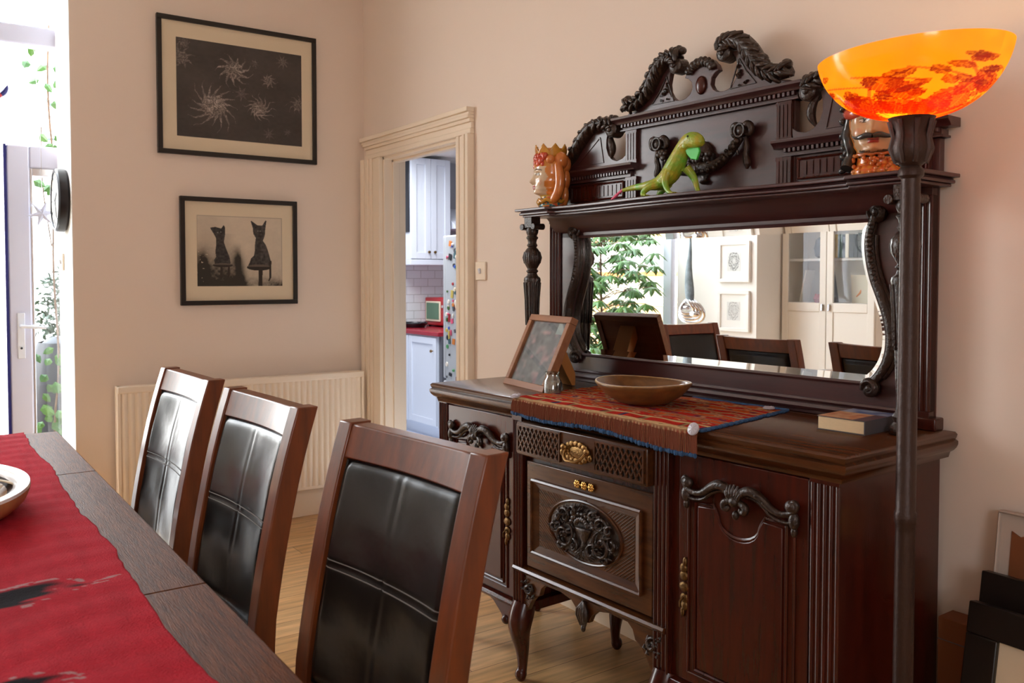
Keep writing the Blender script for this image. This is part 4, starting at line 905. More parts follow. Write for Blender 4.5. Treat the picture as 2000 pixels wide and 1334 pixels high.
# swan-neck pediment board
B_ = [(0, 1.921), (.335, 1.921), (.333, 1.933), (.277, 1.942), (.236, 1.962), (.213, 1.983), (.189, 2.010), (.170, 2.038), (.146, 2.058), (.122, 2.058), (.136, 2.035), (.143, 2.005), (.140, 1.980), (.128, 1.960), (.110, 1.946), (.090, 1.941), (.066, 1.944), (.048, 1.955), (.038, 1.972), (.041, 1.992), (.056, 2.006), (.070, 2.011), (.062, 2.03), (.045, 2.048), (.022, 2.060), (0, 2.064)]
g = G(); g.prism([(sx2(1, a), b_) for a, b_ in B_[1:-1]] + [(CU, 2.064)] + [(sx2(-1, a), b_) for a, b_ in B_[1:-1][::-1]], -.040, -.018)
pb = g.build('pediment_board', 'mahogany_side', S, bev=.002)
def carved_band(P, rs, knobs, seed, ball, sides=(-1, 1)):
    g = G(); Rr = random.Random(seed)
    for s in sides:
        g.tube([(sx2(s, a), -.040, b_) for a, b_ in P], rs, 8, flat=1.35, smooth=2)
        q = smooth_curve(P, 2)
        for i in range(0, len(q) - 1):
            a, b_ = q[i]; a2, b2 = q[i + 1]; dx, dz = a2 - a, b2 - b_; L = sqrt(dx * dx + dz * dz) or 1; nx, nz = -dz / L, dx / L
            if i % 3 == 0:      # overlapping acanthus leaves, raked along the band
                for off in (-1, 1):
                    w_ = .017 * Rr.uniform(.75, 1.15); ks = Rr.uniform(.75, 1.25); g.tube([(sx2(s, a + nx * off * w_ * 1.45 - dx / L * .016), -.050, b_ + nz * off * w_ * 1.45 - dz / L * .016), (sx2(s, a + nx * off * w_ * .9), -.070, b_ + nz * off * w_ * .9), (sx2(s, a + nx * off * w_ * .15 + dx / L * .016), -.073, b_ + nz * off * w_ * .15 + dz / L * .016)], [.005 * ks, .0085 * ks, .004 * ks], 6, smooth=1)
        for a, b_, r_ in knobs: g.ell((sx2(s, a), -.044, b_), (r_, r_ * 1.3, r_), 10, 7)
        bx, bz, br_ = ball
        g.tube([(sx2(s, bx), -.056, bz), (sx2(s, bx), -.014, bz)], br_, 14); g.ell((sx2(s, bx), -.056, bz), (br_ * .98, .010, br_ * .98)); g.ell((sx2(s, bx), -.066, bz), (br_ * .38, .007, br_ * .38))
    return g
for s in (-1, 1):
    g = carved_band([(.330, 1.962), (.300, 1.956), (.268, 1.964), (.240, 1.985), (.218, 2.010), (.200, 2.040), (.178, 2.068), (.150, 2.086), (.124, 2.092), (.106, 2.086), (.098, 2.076)],
                [.022, .019, .019, .022, .026, .027, .028, .027, .025, .022, .018], [(.325, 1.98, .016), (.285, 1.976, .012), (.240, 2.012, .017), (.252, 2.000, .012), (.078, 2.102, .013), (.092, 2.112, .011), (.106, 2.112, .009), (.21, 2.055, .013)], 3, (.100, 2.056, .027), (s,)); g.build('swan_neck_scroll', 'carved', S, smooth=60)
g = G()
for k in range(-4, 5):
    a = radians(90 + k * 16); g.tube([(CU + .040 * cos(a), -.042, 2.010 + .026 * sin(a)), (CU + .054 * cos(a), -.052, 2.006 + .044 * sin(a)), (CU + .066 * cos(a), -.040, 2.004 + .058 * sin(a))], [.006, .0115, .008], 8, smooth=1)
g.build('crest_fan', 'carved', S, smooth=60)
g = G(); g.ell((CU, -.042, 1.975), (.021, .012, .030), 16, 12); g.build('oval_boss', 'mahogany', pb)
for s in (-1, 1):
    g = G()
    T3 = [(.150, 2.030), (.117, 1.944), (.215, 1.946), (.175, 1.990)]
    g.tube([(sx2(s, a), -.0405, b_) for a, b_ in T3 + [T3[0]]], .003, 5)
    for k in range(14):
        t_ = R_.random(); a = .150 + (R_.random() - .35) * .05 * (1 - t_); z = 1.948 + t_ * .055; b2 = R_.uniform(0, 6.28); g.tube([(sx2(s, a), -.041, z), (sx2(s, a + .005 * cos(b2)), -.046, z + .006 * sin(b2)), (sx2(s, a + .01 * cos(b2)), -.041, z + .012 * sin(b2))], [.002, .004, .002], 5)
    g.build('triangle_carving', 'carved', pb)
# side wings
W_ = [(.700, 1.757), (.345, 1.757), (.342, 1.79), (.360, 1.778), (.388, 1.772), (.412, 1.780), (.432, 1.798), (.443, 1.826), (.442, 1.855), (.436, 1.880), (.460, 1.895), (.490, 1.893), (.522, 1.885), (.556, 1.850), (.60, 1.800), (.65, 1.768)]
for s in (-1, 1):
    g = G(); g.prism([(sx2(s, a), b_) for a, b_ in W_], -.040, -.018)
    g.tube([(sx2(s, a), -.0405, b_) for a, b_ in ((.475, 1.868), (.455, 1.775), (.60, 1.775), (.475, 1.868))], .003, 5)
    wb = g.build('wing_board', 'mahogany_side', S, bev=.002)
for s in (-1, 1):
    g = carved_band([(.692, 1.768), (.640, 1.796), (.600, 1.836), (.565, 1.872), (.525, 1.905), (.480, 1.918), (.435, 1.914), (.405, 1.902)], [.012, .020, .024, .026, .026, .025, .022, .018], [(.592, 1.872, .015), (.576, 1.886, .012), (.392, 1.926, .012), (.41, 1.932, .010)], 5, (.402, 1.886, .028), (s,))
    g.tube([(sx2(s, .425), -.036, 1.870), (sx2(s, .412), -.046, 1.845), (sx2(s, .405), -.042, 1.815), (sx2(s, .420), -.036, 1.785)], [.006, .013, .014, .004], 8, smooth=2)
    g.build('wing_scroll', 'carved', S, smooth=60)
# carved swag with bows and centre urn on the crest panel
g = G()
for s in (-1, 1):
    bx, bz = sx2(s, .172), 1.805
    g.ell((bx, -.052, bz), (.018, .018, .020)); g.tube([(bx + .018 * cos(a), -.066, bz + .020 * sin(a)) for a in [k * pi / 6 for k in range(13)]], .004, 5)
    for q in (-1, 1): g.tube([(bx, -.050, bz), (bx + q * .018, -.058, bz + .020), (bx + q * .034, -.052, bz + .012), (bx + q * .032, -.05, bz - .014), (bx + q * .012, -.05, bz - .010)], [.008, .012, .012, .010, .006], 8, smooth=2)
    g.tube([(bx + s * .010, -.046, bz - .02), (bx + s * .016, -.048, bz - .05), (bx + s * .008, -.044, bz - .075), (bx + s * .016, -.044, bz - .10), (bx + s * .013, -.044, bz - .118)], [.006, .009, .010, .013, .004], 8, smooth=1)
    g.tube([(bx - s * .02, -.044, bz - .01), (bx - s * .030, -.044, bz - .045), (bx - s * .022, -.042, bz - .07)], [.006, .006, .003], 6)
    P = [(bx - s * .005, -.046, bz - .02), (bx - s * .035, -.052, bz - .055), (bx - s * .075, -.056, bz - .088), (bx - s * .115, -.056, bz - .100), (CU, -.054, bz - .100)]
    g.tube(P, [.008, .013, .017, .020, .022], 8, smooth=2)
    for k in range(26):
        t_ = R_.random(); i = min(3, int(t_ * 4)); p = Vector(P[i]).lerp(Vector(P[i + 1]), t_ * 4 - i); g.ell((p.x + R_.uniform(-.012, .012), p.y - .014, p.z + R_.uniform(-.014, .014)), R_.uniform(.006, .011), 7, 5)
g.lathe([(.010, 0), (.020, .008), (.010, .018), (.028, .045), (.040, .075), (.044, .095), (.035, .10), (.03, .12), (.012, .135), (0, .14)], (CU + .012, -.036, 1.655), 16, sy=.6)
for k in range(14): a = R_.uniform(0, 6.28); q = R_.uniform(0, .045); g.ell((CU + .012 + q * cos(a), -.062, 1.735 + .8 * q * sin(a)), R_.uniform(.008, .014), 7, 5)
g.build('carved_swag', 'carved', S, smooth=60)

# ================================================================== THINGS ON THE SIDEBOARD
def lsb(x, y, z): p = sb(x, y, z); return (p.x, p.y, p.z)
ZTOP = 0.9575
# kilim: lies on the top, front edge hangs over
def kilim(u, v):
    red, dk, cr, or_, bl, gr = (.47, .022, .012), (.16, .012, .02), (.60, .42, .22), (.58, .10, .02), (.03, .04, .12), (.30, .20, .09)
    n = .75 + .5 * noise2(u * 300, v * 190, 5)
    if v < .035: c = cr
    elif v < .125:
        ph = (u * 5.2 + .35) % 1; c = gr if ph < .10 else (bl if .44 < ph < .56 and int(u * 5.2 + .35) % 2 else (dk if ph > .93 else red))
    elif v < .15: c = cr
    else:
        k = (v - .15) * 11; i = int(k); f = k - i; ph = (u * 9 + (i % 2) * .5) % 1
        c = (red, or_, red, or_, red)[i % 5]
        if f < .14: c = cr
        elif f < .22: c = dk
        elif f > .9: c = bl if i % 2 else dk
        elif abs(ph - .5) * 1.2 + abs(f - .56) < .24: c = (cr, gr, bl, cr)[i % 4] if abs(ph - .5) * 1.2 + abs(f - .56) > .12 else dk
        elif noise2(u * 26, i * 3.3, 8) > .70 and .35 < f < .75: c = (or_, gr, cr)[i % 3]
        if noise2(u * 50, v * 40, 9) > .84: c = or_
    return tuple(x * n for x in c)
t = thing('kilim_runner', 'red patterned woven kilim mat with fringed blue edge laid over the sideboard front', 'rug', SBL, SBR)
C4 = [(-1.178, -.520), (-.395, -.528), (-.468, -.060), (-1.235, -.085)]
def kpt(u, v, dz=0):
    a = Vector((*C4[0], 0)).lerp(Vector((*C4[1], 0)), u); b_ = Vector((*C4[3], 0)).lerp(Vector((*C4[2], 0)), u); p = a.lerp(b_, v)
    return (p.x, p.y, ZTOP + .004 + .0015 * sin(u * 40 + v * 20) * sin(v * 17) + dz)
g = G(); g.grid(200, 110, lambda u, v: (*kpt(u, v), kilim(u, v)))
def hang(u, w_):   # w 0..1 down over the front
    x, y, z = kpt(u, 0); sag = .055 + .008 * sin(u * 9) + .016 * u
    a = w_ * 1.2
    return (x + .006 * w_ * (u - .5), y - .010 * min(1, a * 2) - .003 * sin(u * 70), z - sag * w_ * w_ if w_ < .3 else z - sag * (w_ - .2))
g.grid(160, 10, lambda u, v: (*hang(u, v), ((.56, .38, .20) if v < .12 else (.30, .16, .08) if v < .28 else ((.42, .26, .14) if int(u * 160) % 3 == 0 else mixc((.26, .03, .02), (.17, .09, .05), noise2(u * 70, v * 3, 2))))))
g.build('woven_mat', 'wool', t, smooth=60)
g = G(); R_ = random.Random(5)
for k in range(150):
    u = (k + .5) / 150; a = hang(u, .35); b_ = hang(u, 1.0); g.tube([(a[0], a[1] - .002, a[2]), (b_[0], b_[1] - .004, (a[2] + b_[2]) / 2), (b_[0] + R_.uniform(-.002, .002), b_[1] - .004, b_[2])], [.0016, .0021, .0016], 4)
g.build('fringe', 'fringe', t)
g = G()
for k in range(120):
    u = (k + .5) / 120; b_ = hang(u, 1.0); r_ = R_.uniform(.004, .0065); g.ell((b_[0], b_[1] - .003 + R_.uniform(-.003, .003), b_[2] - .004), (r_, r_, r_ * 1.3), 6, 4)
g.build('crochet_edge', 'fringe_blue', t); g = G()
for k in range(70):
    p = kpt(1, k / 69); g.ell((p[0] + .007 + R_.uniform(-.004, .004), p[1], ZTOP + .004), (.008, .007, .0045), 6, 4)
for k in range(60): p = kpt(.55 + .45 * k / 59, 1); g.ell((p[0], p[1] + .008, ZTOP + .004), (.008, .008, .0045), 6, 4)
g.build('crochet_edge', 'fringe_blue', t)
for nm, (x, y, z), tilt in (('medallion', hang(.985, .12), 1.15), ('medallion', hang(.012, .05), .3), ('medallion', kpt(.95, .93), .0)):
    g = G(); g.T = Matrix.Translation((x, y - (.008 if tilt > 1 else 0), z + .004)) @ Matrix.Rotation(tilt, 4, 'X'); g.lathe([(.0, 0), (.017, .0), (.017, .004), (.014, .0055), (0, .006)], seg=20, cap=False)
    for k in range(8): a = k * pi / 4; g.tube([(0, 0, .0055), (.014 * cos(a), .014 * sin(a), .0055)], .0012, 4)
    g.build(nm, 'medallion', t)
# wooden bowl
t = thing('wooden_bowl', 'shallow oval brown wooden bowl standing on the red kilim', 'bowl', lsb(-.815, -.300, ZTOP + .0055), SBR)
g = G(); pr_ = [(.0, 0), (.055, 0), (.085, .006), (.125, .028), (.150, .052), (.160, .064), (.158, .068), (.150, .066), (.138, .054), (.112, .030), (.075, .013), (0, .009)]
g.lathe(pr_, seg=56, sy=.86, cap=False)
g.v = [(x, y, z * (.97 + .09 * (x / .16) ** 2)) for x, y, z in g.v]; g.build('body', 'bowl_wood', t, smooth=80)
g = G(); g.tube([(.156 * cos(a), .156 * .86 * sin(a), .066 * (.97 + .09 * (cos(a)) ** 2)) for a in [k * 2 * pi / 48 for k in range(49)]], .0035, 6); g.build('rim', 'bowl_rim', t, smooth=80)
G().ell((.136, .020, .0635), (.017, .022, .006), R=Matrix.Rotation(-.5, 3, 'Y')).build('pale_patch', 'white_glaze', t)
# paperback
t = thing('paperback_book', 'thick paperback with blue and orange cover lying flat near the lamp', 'book', lsb(-.178, -.155, ZTOP), SBR + radians(2))
G().box(-.064, .062, -.088, .088, .002, .034).build('pages', 'page_edge', t, bev=.001)
def cov(u, v):
    if v > .62: return mixc((.03, .06, .22), (.35, .4, .5), noise2(u * 6, v * 8, 2))
    return mixc((.45, .14, .05), (.62, .42, .25), noise2(u * 9, v * 9, 4)) if u < .75 else (.10, .05, .06)
g = G(); g.grid(30, 40, lambda u, v: (-.066 + .132 * u, -.09 + .18 * v, .0362, cov(u, v))); g.build('front_cover', 'art', t)
G().box(-.066, .066, -.09, .09, .0341, .0359).build('cover_board', 'dark_grey', t); G().box(-.066, .066, -.09, .09, 0, .0018).build('back_cover', 'dark_grey', t)
G().box(.0625, .066, -.09, .09, .0, .0359).build('spine', 'dark_grey', t, bev=.001)
# easel photo frame
BLx, BLy, BRx, BRy = -1.535, -.302, -1.235, -.358
ang = atan2(BRy - BLy, BRx - BLx); W_f = sqrt((BRx - BLx) ** 2 + (BRy - BLy) ** 2)
t = thing('photo_frame', 'wooden photo frame leaning back on its easel strut on the sideboard', 'photo frame', lsb((BLx + BRx) / 2, (BLy + BRy) / 2, ZTOP), SBR + ang)
TL = Matrix.Rotation(radians(-25), 4, 'X'); H_f = .285
g = G(); g.T = TL; w2 = W_f / 2
for a, b_, c, d in ((-w2, w2, 0, .024), (-w2, w2, H_f - .024, H_f), (-w2, -w2 + .024, .024, H_f - .024), (w2 - .024, w2, .024, H_f - .024)): g.box(a, b_, 0, .030, c, d)
g.build('frame', 'frame_oak', t, bev=.002)
g = G(); g.T = TL; g.box(-w2 + .02, w2 - .02, .014, .024, .02, H_f - .02); g.build('backing', 'frame_oak', t)
def photo(u, v):
    k = .14 + .12 * noise2(u * 5, v * 7, 6) + .10 * noise2(u * 15, v * 15, 7); s = max(0, (noise2(u * 9, v * 12, 8) - .55)) * 1.0
    c = (k + s * .7, k * 1.0 + s * .25, k * .95 + s * .25)
    if u > .74 and v > .82 and u + v < 1.82: c = (.5, .55, .5)
    return c
g = G(); g.T = TL; g.grid(60, 60, lambda u, v: (-w2 + .024 + (W_f - .048) * u, .0135, .024 + (H_f - .048) * v, photo(u, v))); g.build('photograph', 'art', t)
g = G(); g.T = TL; g.box(-w2 + .024, w2 - .024, .008, .0095, .024, H_f - .024); g.build('glass', 'glass', t)
g = G(); hz = .23; zz_ = hz * cos(radians(25)); yy_ = .030 + hz * sin(radians(25)) * .98
g.prism([(yy_ - .004, zz_), (yy_ + .006, zz_ - .01), (.205, .045), (.205, .0), (.190, .0), (yy_ - .022, zz_ - .05)], -.035, .035, 'x'); g.build('easel_strut', 'easel_wood', t, bev=.002)
# little glass jar behind the frame
t = thing('glass_jar', 'small glass jar tucked behind the leaning photo frame', 'jar', lsb(-1.195, -.345, ZTOP))
G().lathe([(.0, .0), (.028, 0), (.031, .004), (.031, .045), (.022, .058), (.022, .068), (.025, .068), (.025, .074), (0, .074)], seg=24, cap=False).build('body', 'jar_glass', t)
G().lathe([(.0, .002), (.028, .002), (.028, .040), (0, .040)], seg=20, cap=False).build('contents', 'jar_fill', t)

# ------------------------------------------------------------------ ceramic heads
def interp(tab, z):
    for i in range(len(tab) - 1):
        if z <= tab[i + 1][0]:
            f = (z - tab[i][0]) / (tab[i + 1][0] - tab[i][0]); f = f * f * (3 - 2 * f) if 0 < f < 1 else f
            return [tab[i][k] * (1 - f) + tab[i + 1][k] * f for k in range(1, len(tab[0]))]
    return list(tab[-1][1:])
def head(name, label, loc, yaw, H, female):
    t = thing(name, label, 'ceramic head vase', loc, yaw)
    #   z/H   front  back  side
    tab = [(0, .058, .060, .060), (.04, .060, .062, .062), (.12, .048, .052, .050), (.18, .050, .055, .048), (.235, .078, .058, .050), (.30, .082, .062, .058), (.42, .082, .068, .066), (.54, .080, .072, .070), (.66, .080, .074, .070), (.76, .074, .072, .066), (.86, .068, .066, .062), (.92, .070, .068, .066)]
    def surf(u, v):
        th = u * 2 * pi; z = v * .92; f, b_, s = interp(tab, z); c = cos(th); sn = sin(th)
        dep = f if c > 0 else b_; x = dep * c; y = s * sn; d = degd = ((th + pi) % (2 * pi)) - pi
        def bump(z0, zs, t0, ts): return exp(-((z - z0) / zs) ** 2 - ((abs(d) - t0) / ts) ** 2)
        n_ = 0
        n_ += .020 * exp(-((z - .405) / .045) ** 2 - (d / .16) ** 2) + .010 * exp(-((z - .47) / .06) ** 2 - (d / .12) ** 2)   # nose
        n_ -= .010 * bump(.52, .035, .38, .20); n_ += .004 * bump(.525, .018, .38, .14); n_ += .004 * bump(.575, .02, .35, .3)
        n_ += .007 * exp(-((z - .335) / .014) ** 2 - (d / .22) ** 2) + .007 * exp(-((z - .305) / .014) ** 2 - (d / .18) ** 2)
        n_ += .007 * exp(-((z - .245) / .03) ** 2 - (d / .25) ** 2) + .005 * bump(.40, .07, .75, .3)
        x += n_ * c; y += n_ * sn
        # colours
        a = abs(d); skin = (.66, .50, .34) if female else (.62, .40, .22)
        col = skin
        if bump(.40, .05, .62, .2) > .3: col = mixc(skin, (.70, .28, .15), .35)
        if (a < .24 and .292 < z < .348): col = (.42, .04, .03) if abs(z - .32) > .004 else (.15, .02, .02)
        e = ((a - .38) / .16) ** 2 + ((z - .525) / .017) ** 2
        if e < 1: col = (.85, .82, .75) if ((a - .38) / .06) ** 2 + ((z - .525) / .018) ** 2 > 1 else (.02, .015, .02)
        elif e < 1.7: col = (.05, .03, .03)
        zb = .578 + .018 * cos((a - .38) * 4); 
        if .14 < a < .72 and abs(z - zb) < .008: col = (.06, .03, .02)
        if a > 1.02 + .1 * sin(z * 30) and z > .14: col = (.70, .24, .04) if female else (.05, .055, .06)
        if z > .64: col = (.66, .26, .04) if female else (.55, .05, .03)
        if z < .18:
            w_ = noise2(u * 30, v * 40, 3)
            col = (.04, .13, .14) if (female and w_ > .45) else ((.60, .30, .05) if w_ > .3 else (.62, .08, .03))
            if not female: col = mixc((.66, .12, .03), (.78, .36, .06), abs(sin(u * 60) * sin(v * 60)))
        if .175 < z < .20: col = (.60, .36, .06) if female else (.03, .035, .03)
        if not female and .20 <= z < .245 and a < .8 and z < .215 + .03 * a: col = (.08, .06, .04)
        if not female and z > .16 and 1.0 < a < 1.3: col = (.66, .22, .03)
        return (x, y, z * H, col)
    g = G(); g.grid(96, 110, surf, True); g.build('head', 'glaze', t, smooth=180)
    k_ = H / .24
    if female:
        g = G()
        for s in (-1, 1):
            g.tube([(-.01, s * .066, .165), (-.018, s * .072, .13), (-.022, s * .073, .09), (-.014, s * .068, .055), (.004, s * .055, .03), (.018, s * .040, .022)], [.018, .024, .026, .024, .02, .012], 10, smooth=2)
            g.ell((-.03, s * .056, .175), (.036, .030, .034)); g.ell((.02, s * .056, .178), (.024, .020, .02))
        g.ell((-.058, 0, .165), (.04, .052, .042)); g.ell((-.062, 0, .11), (.032, .05, .05)); g.ell((-.06, 0, .05), (.026, .045, .05)); g.build('hair', 'ceramic_orange', t, smooth=80)
        g = G(); R_ = random.Random(3)
        for k in range(24): a = R_.uniform(-1.0, 1.0); g.ell((.072 * cos(a), .066 * sin(a), R_.uniform(.158, .196)), R_.uniform(.010, .015), 8, 6)
        g.build('flowers', 'ceramic_red', t, smooth=80)
        g = G(); g.grid(64, 6, lambda u, v: ((.070 + .006 * v) * cos(u * 2 * pi), (.066 + .006 * v) * sin(u * 2 * pi), .188 + v * (.022 + .028 * abs(((u * 8) % 1) - .5) * 2)), True)
        o = g.build('crown', 'ceramic_gold', t, smooth=80); md = o.modifiers.new('thickness', 'SOLIDIFY'); md.thickness = .005
        g = G(); g.tube([(.062 * cos(a), .058 * sin(a), .026 + .004 * sin(a * 8)) for a in [k * 2 * pi / 40 for k in range(41)]], .008, 6); g.ell((.055, 0, .022), (.014, .022, .014)); g.build('collar', 'ceramic_gold', t, smooth=80)
    else:
        g = G()
        for s in (-1, 1): g.tube([(.094 * k_ * .96, 0, .352 * H), (.093, s * .016, .366 * H), (.086, s * .030, .350 * H), (.074, s * .044, .352 * H), (.070, s * .052, .372 * H)], [.006, .0085, .0065, .004, .0015], 8, smooth=2)
        g.build('moustache', 'ceramic_dark', t, smooth=80)
        g = G()
        for s in (-1, 1):
            for j in range(3):
                g.tube([(.012 - .022 * j + .008 * sin(z_ * 90 + j), s * (.066 + .006 * sin(z_ * 70 + j * 2)), z_) for z_ in [.022 + .016 * q for q in range(11)]], .016, 8)
        for s in (-1, 1):
            for q in range(15):
                z_ = .020 + .0115 * q; g.ell((-.004 + .010 * sin(q * 1.9), s * (.078 + .006 * cos(q * 2.3)), z_), (.016, .013, .009), 8, 6, Matrix.Rotation(.6 * (-1) ** q, 3, 'X'))
        g.ell((-.05, 0, .11), (.04, .055, .09)); g.build('hair', 'ceramic_dark', t, smooth=80)
        g = G()
        for j in range(4): g.tube([((.074 - .005 * j) * cos(a), (.070 - .005 * j) * sin(a), (.168 + .020 * j) + .010 * sin(a * 2 + j * 1.7)) for a in [k * 2 * pi / 36 for k in range(37)]], .0155, 8)
        g.build('turban', 'ceramic_red', t, smooth=80)
        g = G(); R_ = random.Random(5)
        for k in range(60): a = R_.uniform(0, 6.28); g.ell((.058 * cos(a), .058 * sin(a), R_.uniform(.006, .046)), (.006, .006, .006), 7, 5)
        g.tube([(.060 * cos(a), .056 * sin(a), .052 + .002 * sin(a * 14)) for a in [k * 2 * pi / 60 for k in range(61)]], .005, 6)
        g.build('collar', 'ceramic_orange', t, smooth=80)
    return t
head('ceramic_head_vase', 'crowned woman head vase with orange hair and red flowers, nearest the doorway', lsb(-1.475, -.118, 1.6165), radians(-112), .24, True).scale = (.80, .90, 1.0)
head('ceramic_head_vase', 'moustached man head vase with dark curls, half hidden behind the lamp shade', lsb(-.163, -.112, 1.6165), radians(-64), .26, False)

# ------------------------------------------------------------------ iguana figurine
t = thing('iguana_figurine', 'green and yellow iguana figurine with raised head on the sideboard shelf', 'figurine', (0, 0, 0)); t.location = SBL; t.rotation_euler = (0, 0, SBR)
Y_ = -.148
g = G()
g.tube([(-1.050, Y_ - .01, 1.648), (-1.007, Y_, 1.655), (-.945, Y_, 1.655), (-.895, Y_ + .002, 1.658), (-.855, Y_, 1.674), (-.826, Y_, 1.706), (-.806, Y_, 1.738), (-.788, Y_, 1.766), (-.765, Y_ - .004, 1.780), (-.740, Y_ - .008, 1.780), (-.715, Y_ - .012, 1.770), (-.703, Y_ - .013, 1.764)],
       [.006, .010, .015, .023, .030, .032, .028, .024, .026, .026, .020, .009], 14, smooth=2)
for P in ([(-.838, Y_ - .018, 1.690), (-.842, Y_ - .030, 1.662), (-.836, Y_ - .030, 1.640), (-.822, Y_ - .034, 1.624), (-.808, Y_ - .038, 1.6195)], [(-.790, Y_ + .012, 1.700), (-.772, Y_ + .026, 1.672), (-.760, Y_ + .024, 1.650), (-.752, Y_ + .022, 1.628), (-.742, Y_ + .020, 1.6195)],
          [(-.885, Y_ - .012, 1.655), (-.910, Y_ - .030, 1.648), (-.935, Y_ - .034, 1.630), (-.925, Y_ - .038, 1.6195)], [(-.870, Y_ + .016, 1.656), (-.90, Y_ + .036, 1.646), (-.935, Y_ + .04, 1.630), (-.92, Y_ + .042, 1.6195)]):
    g.tube(P, [.016, .012, .0095, .008, .006][:len(P)], 10, smooth=2)
    e = Vector(P[-1])
    for a in (-.6, -.2, .2, .6): g.tube([e, e + Vector((.014 * cos(a), .014 * sin(a), 0)), e + Vector((.022 * cos(a), .022 * sin(a), -.001))], [.004, .003, .0022], 6)
for s in (-1, 1): g.ell((-.748, Y_ - .006 + s * .020, 1.788), (.009, .007, .008)); g.ell((-.765, Y_ - .004 + s * .020, 1.765), (.013, .006, .012))
for k in range(26):
    t_ = k / 25; P = [(-.90, 1.674), (-.87, 1.690), (-.858, 1.710), (-.840, 1.738), (-.820, 1.772), (-.785, 1.802)]; i = min(4, int(t_ * 5)); f_ = t_ * 5 - i
    x = P[i][0] * (1 - f_) + P[i + 1][0] * f_; z = P[i][1] * (1 - f_) + P[i + 1][1] * f_; g.tube([(x, Y_, z - .006), (x - .004, Y_, z + .003)], [.003, .001], 5)
o = g.build('body', 'lizard_skin', t, smooth=180); md = o.modifiers.new('merge', 'REMESH'); md.mode = 'VOXEL'; md.voxel_size = .0022; md.use_smooth_shade = True
g = G(); g.tube([(-1.048, Y_ - .01, 1.650), (-1.068, Y_ - .012, 1.640), (-1.082, Y_ - .014, 1.628), (-1.098, Y_ - .016, 1.6205)], [.005, .0045, .006, .003], 8, smooth=1); g.build('tail_tip', 'pink', t, smooth=80)
g = G(); g.prism([(-.778, 1.760), (-.722, 1.757), (-.716, 1.742), (-.728, 1.716), (-.752, 1.722), (-.768, 1.738)], Y_ - .012, Y_ - .004); g.build('dewlap', 'dewlap', t, bev=.002)
g = G()
for s in (-1, 1): g.ell((-.746, Y_ - .006 + s * .0265, 1.789), (.0035, .0025, .0035))
g.build('eyes', 'black_plastic', t)

# ------------------------------------------------------------------ floor lamp
lx, ly, lz = lsb(.108, -.450, 0)
t = thing('floor_lamp', 'tall floor lamp with glowing orange flower-painted glass bowl shade beside the sideboard', 'floor lamp', (lx, ly, 0))
G().lathe([(.0, 0), (.125, 0), (.13, .01), (.125, .022), (.06, .032), (.03, .05), (.022, .08), (0, .08)], seg=36, cap=False).build('base', 'lamp_metal', t)
G().lathe([(.0215, .06), (.0205, .8), (.0205, .82), (.023, .825), (.023, .845), (.0205, .85), (.0195, 1.572)], seg=20).build('pole', 'lamp_metal', t)
g = G(); g.lathe([(.018, 1.560), (.026, 1.568), (.026, 1.578), (.020, 1.588), (.034, 1.600), (.041, 1.625), (.036, 1.648), (.034, 1.660), (.044, 1.685), (.048, 1.690), (.040, 1.692)], seg=24)
for k in range(8): a = k * pi / 4; g.tube([(.030 * cos(a), .030 * sin(a), 1.595), (.040 * cos(a), .040 * sin(a), 1.625), (.036 * cos(a), .036 * sin(a), 1.65), (.044 * cos(a), .044 * sin(a), 1.684)], [.005, .007, .005, .006], 6)
g.build('shade_holder', 'lamp_metal', t)
# painted decoration on the bowl, in (angle, height) space: leaves, blossoms, twigs
LV = []; TW = []; R_ = random.Random(21)
def fl(u): return (u + .5) % 1 - .5
for k in range(20):
    u0 = k / 20 + R_.uniform(-.015, .015); LV.append((u0, R_.uniform(.13, .30), R_.uniform(-.6, .6), R_.uniform(.16, .24), R_.uniform(.075, .11), 0))
    if k % 3 != 2: LV.append((u0 + .02, R_.uniform(.36, .58), R_.uniform(-.8, .8), R_.uniform(.10, .15), R_.uniform(.05, .075), 1))
for k in range(9):
    u0 = k / 9 + .03; TW.append([(u0, .10), (u0 + .02, .35), (u0 + .05 * R_.choice((-1, 1)), .55), (u0 + .09 * R_.choice((-1, 1)), .70)])
    for q in range(6): LV.append((TW[-1][2][0] + R_.uniform(-.06, .06), R_.uniform(.40, .80), R_.uniform(-1.5, 1.5), R_.uniform(.035, .07), .030, 2 + q % 2))
def shade_col(u, v):
    base = mixc((.95, .17, .003), (.93, .33, .008), v * 1.15)
    base = mixc(base, (.95, .10, .004), max(0, .42 - v) * 1.4)
    k = .9 + .2 * noise2(u * 30, v * 8, 4); c = tuple(x * k for x in base)
    for tw in TW:
        for i in range(3):
            a, b_ = tw[i], tw[i + 1]; d, _ = segd(fl(u - a[0]) * 1.6, v, (0, a[1]), ((b_[0] - a[0]) * 1.6, b_[1]))
            if d < .008: c = mixc(c, (.40, .06, .01), .75)
    for (lu, lv, an, L, W, ty) in LV:
        dx = fl(u - lu) * 1.6; dy = v - lv
        if dx * dx + dy * dy > L * L * 1.2: continue
        px = dx * cos(an) + dy * sin(an); py = -dx * sin(an) + dy * cos(an)   # long axis y
        e = (px / W) ** 2 + (py / L) ** 2 * 1.0; e2 = abs(px) / (W * (1 - (py / L) ** 2 if abs(py) < L else .001))
        if abs(py) < L and e2 < 1 + .12 * sin(py * 160):
            f = .80
            if abs(px) < .0035 or abs(((py + abs(px) * .9) * 40) % 1 - .5) < .10: f = .5
            if e2 > .86: f = .95
            tone = ((.22, .005, .0004), (.27, .007, .0006), (.15, .006, .003), (.22, .007, .0006))[ty]
            c = mixc(c, tone, f)
    return c
g = G(); RB, HB = .190, .135
